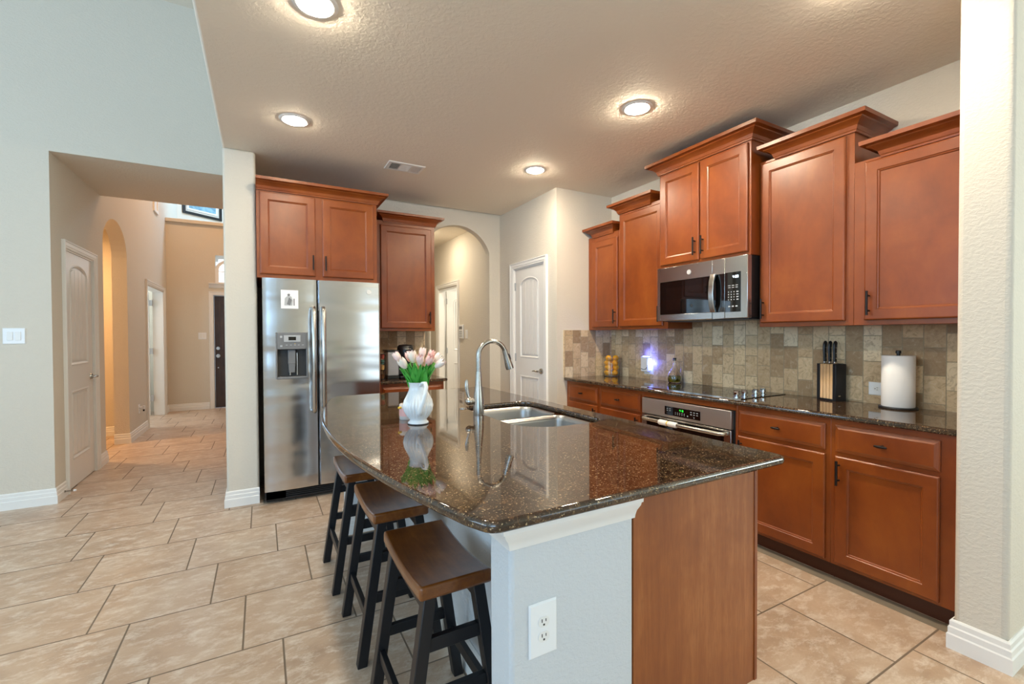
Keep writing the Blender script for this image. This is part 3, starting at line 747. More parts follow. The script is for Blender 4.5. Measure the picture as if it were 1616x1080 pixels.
MB().box(.232,4.010,1.283,.238,4.0119,1.288).build('indicator_light', M_YEL, dp)
tf = frame((0,4.0225,0),(1,0,0),(0,0,1),(0,-1,0))
emblem(t, tf, .817, 1.722, .022)
# photo card on the freezer door
c = thing('photo_card', 'white photo card stuck on the freezer door', 'photo', (.20,4.02,1.565))
MB().box(.138,4.0165,1.565,.263,4.0185,1.713).build('card', M_CARD, c)
m = MB(frame((.20,4.0162,1.64),(1,0,0),(0,0,1),(0,-1,0)))
m.prism([Vector((x,y,0)) for x,y in [(-.038,-.05),(.02,-.05),(.024,-.01),(.012,.022),(-.012,.028),(-.034,.008)]], (0,0,.0003)); m.build('grey_photo_figure', M_LGREY, c)
m = MB(frame((.20,4.0158,1.64),(1,0,0),(0,0,1),(0,-1,0)))
m.cyl((-.006,.034,0),(-.006,.034,.0003),.010,n=16); m.prism([Vector((x,y,0)) for x,y in [(-.02,-.04),(.004,-.05),(.016,-.006),(-.004,.016)]], (0,0,.0003)); m.box(.028,-.05,0,.036,.005,.0003); m.build('dark_photo_figure', M_MGREY, c)

# ------------------------------------------------------------------ microwave
t = thing('microwave', 'stainless over-the-range microwave below the two-door cabinet', 'microwave', (3.0,2.29,1.45))
YA, YB, ZA, ZB = 1.893, 2.686, 1.456, 1.884; XF = 2.868
MB().box(2.915,YA+.004,ZA+.006,3.29,YB-.004,ZB-.001).build('body', M_BLACKP, t)
tf = frame((2.914,YB,0),(0,-1,0),(0,0,1),(-1,0,0)); W = YB-YA; DW = YB-2.065
m = MB(tf)   # door frame with window opening
wx0, wx1, wz0, wz1 = .030, .520, 1.506, 1.768
m.box(0,ZA,0,wx0,ZB,.046); m.box(wx1,ZA,0,DW-.001,ZB,.046); m.box(wx0,ZA,0,wx1,wz0,.046); m.box(wx0,wz1,0,wx1,ZB,.046)
dr = m.build('door', M_STEEL, t, bevel=.003)
MB(tf).box(wx0+.0005,wz0+.0005,.02,wx1-.0005,wz1-.0005,.0465).build('door_window', M_BLACKG, dr)
MB(tf).box(wx0+.06,wz0+.035,.0466,wx1-.05,wz1-.05,.0470).build('window_screen', NT('window_mesh').set(color=lin('0C0C0D'), rough=.03, ior=1.7).m, dr)
MB(tf).box(wx1+.001,wz0-.004,.0461,DW-.002,wz1+.006,.0475).build('handle_backing', M_BLACKG, dr)
m = MB(tf); hx = wx1+.022
m.prism([Vector((hx-.02+.0,z,n_)) for z, n_ in [(1.502,.05),(1.502,.075),(1.56,.092),(1.64,.098),(1.72,.092),(1.778,.075),(1.778,.05),(1.72,.078),(1.64,.084),(1.56,.078)]], (.04,0,0))
m.build('handle', M_STEEL, dr, bevel=.004)
m = MB(tf); m.box(DW+.001,ZA,0,W,ZB,.046); cp = m.build('control_panel', M_STEEL, t, bevel=.003)
MB(tf).box(DW+.004,1.500,.0461,W-.05,1.776,.0478).build('control_glass', M_BLACKG, cp)
def seg7(tf, txt, u, v, h, z):
    m = MB(tf); wd = h*.55; th = h*.13; S = {'0':'abcdef','1':'bc','2':'abged','3':'abgcd','4':'fgbc','5':'afgcd','6':'afgedc','7':'abc','8':'abcdefg','9':'abfgcd'}
    for ch in txt:
        if ch == ':':
            m.box(u,v+h*.25,z,u+th,v+h*.25+th,z+.0003); m.box(u,v+h*.65,z,u+th,v+h*.65+th,z+.0003); u += th*2.6; continue
        for s_ in S[ch]:
            x0,y0,x1,y1 = {'a':(0,h-th,wd,h),'b':(wd-th,h/2,wd,h),'c':(wd-th,0,wd,h/2),'d':(0,0,wd,th),'e':(0,0,th,h/2),'f':(0,h/2,th,h),'g':(0,h/2-th/2,wd,h/2+th/2)}[s_]
            m.box(u+x0,v+y0,z,u+x1,v+y1,z+.0003)
        u += wd+th*1.6
    return m
seg7(tf, '4:03', DW+.062, 1.735, .018, .0479).build('clock_display', M_WLED, cp)
buttons(cp, tf, [(DW+.028+.028*i,z,DW+.046+.028*i,z+.004) for i in range(3) for z in (1.682,1.668)]+[(DW+.028+.028*i,1.535,DW+.044+.028*i,1.543) for i in range(3)]
        +[(DW+.028+.021*i,1.582+.018*j,DW+(.034 if i < 3 else .044)+.021*i,1.589+.018*j) for i in range(4) for j in range(4)], .0479, .0003)
emblem(t, frame((2.868,YB,0),(0,-1,0),(0,0,1),(-1,0,0)), .315, 1.822, .019)
MB().box(2.93,YA+.03,ZA-.008,3.25,YB-.03,ZA+.005).build('vent_grille', M_DGREY, t)
# ------------------------------------------------------------------ built-in oven
t = thing('wall_oven', 'stainless built-in oven with black control glass below the cooktop', 'oven', (2.9,2.28,.11))
YA, YB = 1.876, 2.681
MB().box(2.72,YA,.112,3.2,YB,.838).build('body', M_BLACKP, t)
tf = frame((2.719,YB,0),(0,-1,0),(0,0,1),(-1,0,0)); W = YB-YA
cp = MB(tf).box(0,.715,0,W-.012,.838,.028).build('control_panel', M_OVEN, t, bevel=.002)
MB(tf).box(.235,.735,.0281,.555,.80,.0295).build('control_glass', M_BLACKG, cp, bevel=.0005)
seg7(tf, '4:18', .375, .775, .014, .0296).build('clock_display', M_GRN, cp)
buttons(cp, tf, [(.335+.02*i,.748+.011*j,.340+.02*i,.754+.011*j) for i in range(5) for j in range(2)]+[(.255+.025*i,.768+.014*j,.267+.025*i,.771+.014*j) for i in range(2) for j in range(2)]
        +[(.47+.026*i,.765+.016*j,.484+.026*i,.770+.016*j) for i in range(3) for j in range(2)]+[(.50,.744,.507,.751),(.442,.747,.452,.756)], .0296, .0003)
m = MB(tf); m.box(0,.12,0,.05,.708,.03); m.box(W-.062,.12,0,W-.012,.708,.03); m.box(.05,.12,0,W-.062,.19,.03); m.box(.05,.695,0,W-.062,.708,.03)
dr = m.build('door', M_STEEL, t, bevel=.002)
MB(tf).box(.0505,.1905,.004,W-.0625,.6945,.0302).build('door_glass', M_BLACKG, dr)
m = MB(tf); m.tube([(.03,.685,.028),(.035,.683,.06),(.06,.682,.072),(.4,.68,.078),(W-.075,.682,.072),(W-.05,.683,.06),(W-.045,.685,.028)], [.013,.013,.014,.015,.014,.013,.013], 14)
m.build('handle', M_STEEL, dr, smooth=60)
c = thing('towel_roll', 'white rolled cloth wrapped around the oven door handle', 'cloth', (2.64,2.39,.66))
for u0, u1 in ((.225,.305),(.312,.395)):
    MB(tf).tube([(u0,.680,.077),(u0+.01,.680,.077),(u1-.01,.680,.078),(u1,.680,.078)], [.0175,.0205,.0205,.0175], 16).build('cloth_roll', M_PAPER, c, smooth=50)
MB(tf).tube([(.304,.680,.0775),(.313,.680,.0775)], .0185, 14).build('gold_band', M_YEL, c, smooth=50)
# ------------------------------------------------------------------ cooktop
t = thing('cooktop', 'black glass electric cooktop set into the long counter', 'cooktop', (3.0,2.27,.914))
MB().box(2.745,1.855,.9141,3.25,2.675,.919).build('glass_top', M_BLACKG, t, bevel=.0015)
MB().box(2.741,1.855,.9141,2.7448,2.675,.9195).build('front_trim', M_CHROME, t)
for x in (2.80,2.885,3.01,3.095):
    m = MB(); m.lathe([(.021,0),(.021,.006),(.014,.009),(.014,.014),(.021,.018),(.021,.034),(.017,.038)], 20, (x,1.925,.919)); m.box(x-.004,1.906,.9565,x+.004,1.944,.962)
    m.build('knob', M_CHROME, t, smooth=35)
for x, y, r in ((2.90,2.15,.09),(3.12,2.15,.07),(2.90,2.48,.07),(3.12,2.48,.09)):
    m = MB(); m.lathe([(r,0),(r,.0004),(r-.003,.0004),(r-.003,0)], 40, (x,y,.919), closed=True); m.build('burner_ring', M_DGREY, t)

# ------------------------------------------------------------------ island
t = thing('kitchen_island', 'kitchen island with white half wall and wood end panel', 'island', (1.05,2.2,0))
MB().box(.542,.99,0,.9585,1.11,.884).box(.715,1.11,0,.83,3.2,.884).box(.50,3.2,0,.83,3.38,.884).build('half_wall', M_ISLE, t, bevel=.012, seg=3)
MB().box(.83,1.012,.09,1.54,3.38,.884).build('cabinet_box', M_CAB, t) if False else MB().box(.8301,1.012,0,1.47,3.38,.09).box(.8301,1.012,.09,.99,3.38,.884).box(.99,1.012,.09,1.54,1.70,.884).box(.99,2.60,.09,1.54,3.38,.884).box(.99,1.70,.09,1.54,2.60,.60).box(1.532,1.70,.60,1.54,2.60,.884).build('cabinet_box', M_CAB, t)
MB().box(.9586,.990,0,1.475,1.0119,.884).box(1.475,.990,.094,1.545,1.0119,.884).build('end_panel', M_PANEL, t)
MB().box(1.541,.986,.094,1.557,1.016,.884).build('edge_strip', M_CAB, t, bevel=.002)
tf = frame((1.54,1.03,0),(0,1,0),(0,0,1),(1,0,0)); tf2 = frame((1.559,1.03,0),(0,1,0),(0,0,1),(1,0,0))
for i in range(4):
    a = .02+.58*i; dr = shaker(t, tf, a, .11, a+.55, .865); bar_pull(dr, tf2, a+.05, .78, .13)
MOLD = [(0,-.080),(.006,-.080),(.008,-.070),(.014,-.055),(.030,-.035),(.034,-.024),(.040,-.022),(.042,-.001),(0,-.001)]
MB().sweep([(.542,1.11,.884),(.542,.99,.884),(.9588,.99,.884)], (0,0,1), MOLD).build('top_molding', M_WHITE, t, smooth=22)
MB().sweep([(.50,3.38,.884),(.50,3.2,.884),(.715,3.2,.884)], (0,0,1), MOLD).build('top_molding', M_WHITE, t, smooth=22)
MB().sweep([(x,y,0) for x,y in [(.50,3.38),(.50,3.2),(.715,3.2),(.715,1.11),(.542,1.11),(.542,.99),(.958,.99)]], (0,0,1), BASE).build('baseboard', M_WHITE, t, smooth=20)
def outlet(label, tf, w=.08, h=.125, vertical=True, n=2):
    o_ = tf(Vector((0,0,0))); t = thing('wall_outlet', label, 'outlet', o_)
    m = MB(tf); m.loops([rect(-w/2,-h/2,w/2,h/2,0,.0005),rect(-w/2,-h/2,w/2,h/2,0,.002),rect(-w/2,-h/2,w/2,h/2,.004,.006)]); m.build('cover_plate', M_PLATE, t)
    for k in ((-.0195,.0195) if n == 2 else (0,)):
        c = (0,k) if vertical else (k,0)
        m = MB(tf); m.prism([Vector((c[0]+.0165*math.cos(a)*1.02, c[1]+max(-.0135,min(.0135,.0165*math.sin(a))), .0061)) for a in [2*PI*i/24 for i in range(24)]], (0,0,.0015)); f = m.build('receptacle', M_WHITE, t)
        m = MB(tf)
        q = (lambda x, y: (c[0]+x, c[1]+y)) if vertical else (lambda x, y: (c[0]+y, c[1]-x))
        for x, y, sx, sy in ((-.006,.004,.0012,.0045),(.006,.004,.0012,.0036),(0,-.007,.0024,.0024)):
            a = q(x-sx, y-sy); b = q(x+sx, y+sy); m.box(min(a[0],b[0]),min(a[1],b[1]),.0077,max(a[0],b[0]),max(a[1],b[1]),.0081)
        m.build('slots', M_BLACKP, f)
    return t
outlet('white duplex outlet on the white end of the island', frame((.637,.990,.576),(1,0,0),(0,0,1),(0,-1,0)), .086, .142)
outlet('sideways white outlet half hidden behind the paper towel roll', frame((3.298,1.312,1.006),(0,-1,0),(0,0,1),(-1,0,0)), .125, .08, False)
def switch(label, tf, gang=2):
    t = thing('light_switch', label, 'light switch', tf(Vector((0,0,0)))); w = .035+.046*gang
    m = MB(tf); m.loops([rect(-w/2,-.0625,w/2,.0625,0,.0005),rect(-w/2,-.0625,w/2,.0625,0,.002),rect(-w/2,-.0625,w/2,.0625,.004,.006)]); m.build('cover_plate', M_PLATE, t)
    for k in range(gang):
        x = (k-(gang-1)/2)*.046; m = MB(tf); m.box(x-.0165,-.033,.0061,x+.0165,.033,.0095); m.build('rocker', M_WHITE, t, bevel=.0015)
    return t
switch('white double rocker switch on the wall left of the hallway', frame((-1.688,4.97,1.356),(1,0,0),(0,0,1),(0,-1,0)))
switch('white double rocker switch beside the dark front door', frame((-.95,10.05,1.355),(1,0,0),(0,0,1),(0,-1,0)))
switch('white single switch in the rear hall right of the keypad', frame((2.57,5.97,1.36),(0,-1,0),(0,0,1),(-1,0,0)), 1)
t = thing('alarm_keypad', 'white alarm keypad beside the open laundry doorway', 'keypad', (2.57,6.13,1.3))
tf = frame((2.57,6.14,1.40),(0,-1,0),(0,0,1),(-1,0,0))
MB(tf).box(-.075,-.10,.0005,.075,.10,.022).build('housing', M_PLATE, t, bevel=.004)
MB(tf).box(-.055,.035,.0221,.055,.075,.0235).build('display', M_MGREY, t)
m = MB(tf)
for i in range(3):
    for j in range(3): m.box(-.05+.036*i,-.075+.032*j,.0221,-.024+.036*i,-.055+.032*j,.0245)
m.build('keys', M_LGREY, t)
o_ = outlet('wall outlet with a plug low on the entry hall wall', frame((-1.471,7.83,.36),(0,-1,0),(0,0,1),(1,0,0)), .08, .125)
t = thing('plug_in_device', 'small plug-in freshener with a dark bulb on the entry hall outlet', 'air freshener', (-1.44,7.99,.33))
MB().cyl((-1.4629,7.83,.378),(-1.43,7.83,.378),.016,n=14).build('plug', M_PLATE, t, smooth=40)
MB().box(-1.4299,7.812,.355,-1.405,7.848,.405).build('body', M_PLATE, t, bevel=.006)
MB().cyl((-1.418,7.83,.330),(-1.418,7.83,.3549),.010,n=12).build('oil_bulb', M_BLACKP, t, smooth=40)
# door stop
t = thing('door_stop', 'spring door stop on the baseboard by the hallway corner', 'door stop', (-1.44,5.07,.05))
m = MB(); pts = [(-1.452+.055*i/60, 5.10+.006*math.cos(i*1.25), .055+.006*math.sin(i*1.25)) for i in range(61)]; m.tube(pts, .0016, 5); m.build('spring', M_NICKEL, t, smooth=60)
MB().cyl((-1.397,5.10,.055),(-1.38,5.10,.055),.009,n=12).build('rubber_tip', M_PLATE, t, smooth=40)
MB().cyl((-1.4538,5.10,.055),(-1.449,5.10,.055),.010,n=12).build('mount', M_NICKEL, t, smooth=40)

# ------------------------------------------------------------------ sink, faucet, button
t = thing('sink', 'undermount double-bowl stainless sink set in the island', 'sink', (1.29,2.15,.66))
def bowl(P, zt, depth):
    m = MB(); rs = []
    for d_, z in ((-.006,zt),(0,zt-.004),(.006,zt-.03),(.014,zt-depth+.04),(.028,zt-depth+.012),(.055,zt-depth)):
        rs.append([Vector((q.x,q.y,z)) for q in inset_poly(P, d_)])
    m.loops(rs, False, True); return m
m = bowl(rounded([(1.062,1.76),(1.512,1.76),(1.512,2.155),(1.062,2.155)], [.19,.09,.05,.05], 8), .8815, .20); m.build('bowl', M_SINK, t, smooth=50, recalc=False)
m = bowl(rounded([(1.062,2.185),(1.512,2.185),(1.512,2.53),(1.062,2.53)], [.05,.05,.08,.08], 8), .8815, .19); m.build('bowl', M_SINK, t, smooth=50, recalc=False)
MB().box(1.075,2.148,.86,1.50,2.192,.8745).build('divider', M_SINK, t, bevel=.008, seg=3)
for y in (1.96,2.36): MB().lathe([(.045,0),(.045,.003),(.03,.001),(.0,.001)], 24, (1.29,y,.690 if y > 2.1 else .6815)).build('drain', M_CHROME, t, smooth=40)
t = thing('faucet', 'brushed nickel pull-down gooseneck faucet by the island sink', 'faucet', (1.02,2.22,.914))
FX, FY = 1.021, 2.215
m = MB(); m.lathe([(.0275,0),(.0285,.006),(.0285,.045),(.0275,.08),(.0235,.12),(.0185,.165),(.0155,.215),(.0142,.235)], 28, (FX,FY,.914)); m.build('body', M_NICKEL, t, smooth=50)
m = MB(); cx, cz, r = FX+.083, 1.232, .079
pts = [(FX,FY,1.149),(FX,FY,1.19)]+[(cx-r*math.cos(PI*i/18)*1.05, FY, cz+r*math.sin(PI*i/18)*1.02) for i in range(0,17)]
m.tube(pts, .0126, 16); m.build('spout', M_NICKEL, t, smooth=60)
e = Vector(pts[-1]); dv = (Vector(pts[-1])-Vector(pts[-2])).normalized(); dv = (dv*.3+Vector((.28,0,-1))).normalized()
m = MB(); m.tube([e-dv*.003, e+dv*.022, e+dv*.055, e+dv*.092, e+dv*.107], [.0135,.0145,.018,.0225,.0225], 18); m.build('spray_head', M_NICKEL, t, smooth=50)
m = MB(); q = e+dv*.05+Vector((.014,0,.012)); m.tube([q-dv*.018, q-dv*.008, q+dv*.012, q+dv*.022], [.003,.007,.007,.003], 10); m.build('spray_button', M_BLACKP, t, smooth=50)
m = MB(); hb = Vector((FX-.045,FY+.012,.990)); m.tube([(FX-.012,FY+.003,.990),(FX-.03,FY+.008,.990),hb+Vector((-.008,.002,0)),hb+Vector((-.018,.004,0))],[.015,.0185,.0195,.012],16)
m.tube([hb+Vector((-.004,0,.012)),hb+Vector((-.012,.002,.04)),hb+Vector((-.018,.004,.075)),hb+Vector((-.018,.004,.105)),hb+Vector((-.016,.004,.118))],[.006,.0075,.011,.0095,.004],12,True,(.55,1))
m.lathe([(0,-.022)]+[(.022*math.sin(PI*i/12), -.022*math.cos(PI*i/12)) for i in range(1,12)]+[(0,.022)], 20, hb+Vector((-.004,.001,0)))
m.build('lever', M_NICKEL, t, smooth=60)
tag(MB().lathe([(.024,0),(.024,.002),(.017,.0035),(.016,.006),(.012,.007),(0,.007)], 24, (1.035,2.461,.9141)).build('air_switch_button', M_NICKEL, smooth=35), 'small round metal air switch button behind the faucet', 'button')

# ------------------------------------------------------------------ vase and tulips
VX, VY, VZ = .668, 2.155, .9141
t = thing('pitcher_vase', 'white ribbed ceramic pitcher holding tulips on the island', 'vase', (VX,VY,VZ))
prof = [(.0,0),(.047,0),(.0505,.004),(.049,.010),(.041,.017),(.042,.024),(.056,.042),(.068,.066),(.0715,.09),(.066,.116),(.054,.142),(.0445,.165),(.042,.182),(.045,.197),(.0475,.203),(.0445,.204),(.041,.196),(.038,.18),(.041,.162),(.05,.14),(.061,.11),(.064,.088),(.05,.05),(.03,.03),(0,.028)]
def rib(a, z): return 1+(.032*math.cos(a*26) if .028 < z < .15 else 0)*min(1, (z-.028)/.02 if z < .048 else 1)*min(1, (.15-z)/.03 if z > .12 else 1)
m = MB(); m.lathe(prof, 180, (VX,VY,VZ), rib); vb = m.build('jug', M_CERAM, t, smooth=60)
CM = Vector((-.295,-.955,0)).normalized(); RT = Vector((.955,-.295,0)).normalized()
hp = [(.036,.012,.188),(.054,.022,.204),(.070,.034,.205),(.083,.038,.186),(.089,.033,.152),(.091,.024,.115),(.087,.014,.085),(.079,.008,.062),(.066,.006,.052)]
m = MB(); m.tube([Vector((VX,VY,VZ))+CM*a+RT*r_+Vector((0,0,b)) for a, r_, b in hp], [.008,.009,.0092,.009,.009,.0088,.0085,.0092,.009], 14, True, (1.15,.8)); m.build('handle', M_CERAM, t, smooth=70)
MB().lathe([(.0508,0),(.0512,.002),(.0508,.004)], 40, (VX,VY,VZ+.0008)).build('foot_line', M_DGREY, t)
def tulip(label, px, dy, z, r, h, mat, tilt, nl):
    # px: offset along camera right from the jug axis; dy: offset away from the camera
    rt = Vector((.874,-.485,0)); fw = Vector((.485,.874,0))
    base = Vector((VX,VY,VZ+.10)); top = Vector((VX,VY,z))+rt*px+fw*dy
    rim = Vector((VX,VY,VZ+.20))+rt*px*.32+fw*dy*.3
    t = thing('tulip', label, 'flower', base, 0, 'tulips in the white pitcher')
    m = MB(); m.tube([base+rt*px*.05, rim, rim.lerp(top,.55)+rt*px*.06, top], [.003,.003,.003,.0028], 8); m.build('stem', M_STEM, t, smooth=60)
    ax = (top-rim).normalized(); ax = (ax+rt*tilt).normalized(); a = ax.cross(Vector((0,1,.2))).normalized(); b = a.cross(ax)
    m = MB(); seed = random.random()*6
    r *= 1.28; h *= 1.12
    for ly in range(2):
        for k in range(3):
            c0 = seed+2*PI*k/3+ly*PI/3; G = []
            for i in range(8):
                v = i/7; rr = r*(.28+1.25*v-.95*v*v)*(1 if ly else .90); rr = max(rr, r*.25); wd = 1.25*math.sin(PI*(.12+.82*v))**.7
                row = []
                for j in range(7):
                    s_ = (j/6-.5)*2; an = c0+s_*wd*.72; q = rr*(1-.05*s_*s_)
                    row.append(top+(a*math.cos(an)+b*math.sin(an))*q+ax*(h*(v*1.0-.02)-.10*h*s_*s_*v))
                G.append(row)
            vs = [p for row in G for p in row]; fs = [(i*7+j,i*7+j+1,(i+1)*7+j+1,(i+1)*7+j) for i in range(7) for j in range(6)]
            m.add(vs, fs)
    m.build('bloom', mat, t, smooth=True, recalc=False)
    for k in range(nl+1):
        m = MB(); dirn = rt*(px*7+random.uniform(-.55,.55))+fw*random.uniform(-.9,.5); dirn.normalize(); L = random.uniform(.075,.12); side = dirn.cross(Vector((0,0,1))); G = []
        st = rim-Vector((0,0,.05))
        for i in range(9):
            v = i/8; c = st.lerp(rim+dirn*.012, min(1, v*2.2))+dirn*(max(0, v-.3)**1.5*.085)+Vector((0,0,(max(0, v-.42))*L*1.55)); wd = .0185*math.sin(PI*(.14+.86*v))**.8+.0006
            G.append([c-side*wd+dirn*.003, c-side*wd*.5-dirn*.001, c, c+side*wd*.5-dirn*.001, c+side*wd+dirn*.003])
        m.add([p for row in G for p in row], [(i*5+j,i*5+j+1,(i+1)*5+j+1,(i+1)*5+j) for i in range(8) for j in range(4)])
        m.build('leaf', M_LEAF, t, smooth=True, recalc=False)
for a in [('pink tulip at the far left of the bouquet', -.083, -.005, 1.218, .021, .050, M_PINK, -.15, 3),
          ('low cream tulip at the front left of the bouquet', -.048, -.045, 1.190, .024, .052, M_CREAM, -.10, 3),
          ('pink-and-white tulip at the back left of the bouquet', -.045, .035, 1.218, .021, .046, M_ROSE, -.05, 2),
          ('cream tulip just left of the bouquet centre', -.018, -.02, 1.215, .025, .054, M_CREAM, 0, 3),
          ('tall pale pink tulip at the top centre of the bouquet', .014, .025, 1.232, .021, .050, M_PINK, .05, 2),
          ('pale pink tulip hanging just below the top centre bloom', .018, -.04, 1.203, .022, .050, M_PINK, 0, 3),
          ('rose tulip at the back right of the bouquet', .050, .035, 1.224, .021, .048, M_ROSE, .05, 2),
          ('rose-tipped tulip right of the bouquet centre', .050, -.03, 1.202, .023, .050, M_ROSE, .12, 3),
          ('cream tulip at the upper right of the bouquet', .080, .012, 1.212, .023, .050, M_CREAM, .12, 2),
          ('cream tulip drooping at the far right of the bouquet', .090, -.02, 1.192, .022, .052, M_CREAM, .45, 3)]: tulip(*a)
# candle jar behind the vase
t = thing('candle_jar', 'small pink-labelled jar with a yellow trim half hidden behind the pitcher', 'jar', (.650,2.30,.914))
cj = Vector((.648,2.305,.9141))
MB().lathe([(0,0),(.030,0),(.032,.004),(.032,.075),(.029,.080),(0,.080)], 24, cj).build('jar_body', plain('frosted_jar', 'C9C3C0', .25), t, smooth=40)
MB().lathe([(.0323,.018),(.0326,.018),(.0326,.058),(.0323,.058)], 24, cj, closed=True).build('label', M_CANDLE, t, smooth=40)
MB().cyl(cj+Vector((-.028,-.014,.062)), cj+Vector((-.042,-.02,.064)), .006, n=10).build('charm', M_YEL, t, smooth=40)

# ------------------------------------------------------------------ bar stools
def make_stool(label, cx, cy):
    t = thing('bar_stool', label, 'stool', (cx,cy,0), 0, 'saddle stools along the island')
    G = []; nx, ny = 5, 15; hx, hy = .117, .222
    def surf(top):
        rows = []
        for i in range(ny):
            v = -1+2*i/(ny-1)
            row = []
            for j in range(nx):
                u = -1+2*j/(nx-1); z = .598+.022*(abs(v)**2.0) if top else .562+.014*(abs(v)**2.0)
                row.append(Vector((cx+u*hx, cy+v*hy, z)))
            rows.append(row)
        return rows
    A, B = surf(True), surf(False); vs = [p for r in A for p in r]+[p for r in B for p in r]; k = nx*ny; fs = []
    for i in range(ny-1):
        for j in range(nx-1):
            a = i*nx+j; fs.append((a,a+1,a+nx+1,a+nx)); fs.append((k+a,k+a+nx,k+a+nx+1,k+a+1))
    for i in range(ny-1):
        for j in (0, nx-1): a = i*nx+j; fs.append((a,a+nx,k+a+nx,k+a))
    for j in range(nx-1):
        for i in (0, ny-1): a = i*nx+j; fs.append((a,k+a,k+a+1,a+1))
    m = MB(); m.add(vs, fs); m.build('seat', M_SEAT, t, bevel=.010, seg=3)
    lw = .0195
    def lp(sx, sy, z):  # leg axis at height z
        f = 1-z/.56; return Vector((cx+sx*(.080+f*.083), cy+sy*(.185+f*.008), z))
    for sx in (-1, 1):
        for sy in (-1, 1):
            m = MB(); q = [(-lw,-lw),(lw,-lw),(lw,lw),(-lw,lw)]; b, tp = lp(sx,sy,0), lp(sx,sy,.574)
            m.hexa([b+Vector((x,y,0)) for x,y in q], [tp+Vector((x,y,0)) for x,y in q]); m.build('leg', M_BLACKW, t, bevel=.003)
    for sy in (-1, 1):
        for z, hh in ((.425,.021),(.262,.019)):
            a, b = lp(-1,sy,z), lp(1,sy,z); m = MB(); m.box(a.x+lw*.8,a.y-.010,z-hh,b.x-lw*.8,a.y+.010,z+hh); m.build('stretcher', M_BLACKW, t, bevel=.002)
    for sx in (-1, 1):
        a = lp(sx,-1,.19); m = MB(); m.box(a.x-.010,a.y+lw*.8,.168,a.x+.010,2*cy-a.y-lw*.8,.208); m.build('stretcher', M_BLACKW, t, bevel=.002)
        a = lp(sx,-1,.54); m = MB(); m.box(a.x-.009,a.y+lw*.8,.515,a.x+.009,2*cy-a.y-lw*.8,.5615); m.build('apron', M_BLACKW, t, bevel=.002)
    return t
s0 = make_stool('saddle-seat bar stool nearest the camera, its whole seat showing', .505, 1.473)
dup(s0, (.505,2.084,0), 0, 'middle saddle-seat bar stool, partly under the island top')
dup(s0, (.487,2.684,0), 0, 'farthest saddle-seat bar stool, closest to the refrigerator')

# ------------------------------------------------------------------ things on the long counter
JX, JY, JZ = 3.195, 3.615, .9141
t = thing('glass_jar', 'clear glass cylinder jar full of lemons in the counter corner', 'jar', (JX,JY,JZ))
MB().lathe([(0,0),(.078,0),(.08,.004),(.08,.205),(.0765,.205),(.0765,.008),(0,.008)], 40, (JX,JY,JZ)).build('glass', M_GLASS, t, smooth=40)
lm = MB(); lm.lathe([(0,-.040),(.005,-.0385),(.010,-.034),(.022,-.025),(.029,-.010),(.030,0),(.029,.010),(.022,.025),(.010,.034),(.005,.0385),(0,.040)], 20)
LAY = ['bottom', 'second', 'third', 'top']
proto = None
for ly in range(4):
    for k in range(3 if ly < 3 else 2):
        an = math.radians(-131.5+{0: 58, 1: -58, 2: 180}[k]+(14 if ly % 2 else -8)); rr = .0425
        p = (JX+rr*math.cos(an), JY+rr*math.sin(an), JZ+.041+ly*.049)
        lab = 'yellow lemon at the %s of the %s layer in the glass jar' % ({0: 'right', 1: 'left', 2: 'back'}[k], LAY[ly])
        if proto is None: proto = lm.build('lemon', M_LEMON, loc=(0,0,0), smooth=True); o = proto
        else: o = proto.copy(); COL.objects.link(o)
        o.location = p; o.rotation_euler = (PI/2+random.uniform(-.35,.35), random.uniform(-.3,.3), an+random.uniform(.9,2.0)); tag(o, lab, 'lemon', 'lemons in the glass jar')
# plug-in night light on its outlet
outlet('white outlet plate carrying the glowing blue night light', frame((3.298,3.195,1.02),(0,-1,0),(0,0,1),(-1,0,0)), .12, .125)
t = thing('night_light', 'white plug-in night light throwing a blue glow on the tiles', 'night light', (3.27,3.2,.985))
MB().box(3.250,3.168,.985,3.2892,3.258,1.128).build('housing', M_PLATE, t, bevel=.006, seg=3)
MB().box(3.268,3.153,1.0,3.2895,3.1678,1.115).box(3.268,3.17,1.1285,3.2892,3.25,1.136).build('blue_lens', M_BLUE, t)
MB().tube([(3.2495,3.25,1.012),(3.2488,3.22,1.004),(3.2488,3.19,1.010),(3.2495,3.176,1.03)], .0035, 8).build('grey_swoosh', M_MGREY, t)
for p, e_ in (((3.262,3.130,1.07),.6),((3.262,3.205,1.165),.55)):
    l = bpy.data.lights.new('night_glow', 'POINT'); l.energy = e_; l.color = (.07,.11,1); l.shadow_soft_size = .012; o = bpy.data.objects.new('night_glow', l); COL.objects.link(o); o.location = p
# oil bottle
BX, BY, BZ = 3.215, 2.81, .9141
t = thing('oil_bottle', 'glass cruet with green-gold oil and a looped handle', 'bottle', (BX,BY,BZ))
MB().lathe([(0,0),(.046,0),(.056,.008),(.061,.03),(.060,.055),(.052,.085),(.037,.112),(.022,.132),(.0145,.152),(.0135,.175),(.0145,.195),(.019,.202),(.019,.206),(.012,.206),(.0115,.175),(.0125,.152),(.020,.131),(.035,.111),(.0500,.084),(.058,.055),(.059,.03),(.054,.010),(0,.008)], 32, (BX,BY,BZ)).build('glass_body', M_GLASS, t, smooth=50)
MB().lathe([(0,.0085),(.0535,.0105),(.0587,.03),(.0577,.055),(.0545,.066),(0,.066)], 28, (BX,BY,BZ)).build('oil', M_OIL, t, smooth=40)
hdv = Vector((.874*.8,-.485*1.2,0)).normalized()
MB().tube([Vector((BX,BY,BZ))+hdv*a+Vector((0,0,b)) for a, b in [(.013,.178),(.03,.182),(.044,.165),(.05,.135),(.049,.10),(.045,.088)]], .0045, 10).build('handle', M_GLASS, t, smooth=70)
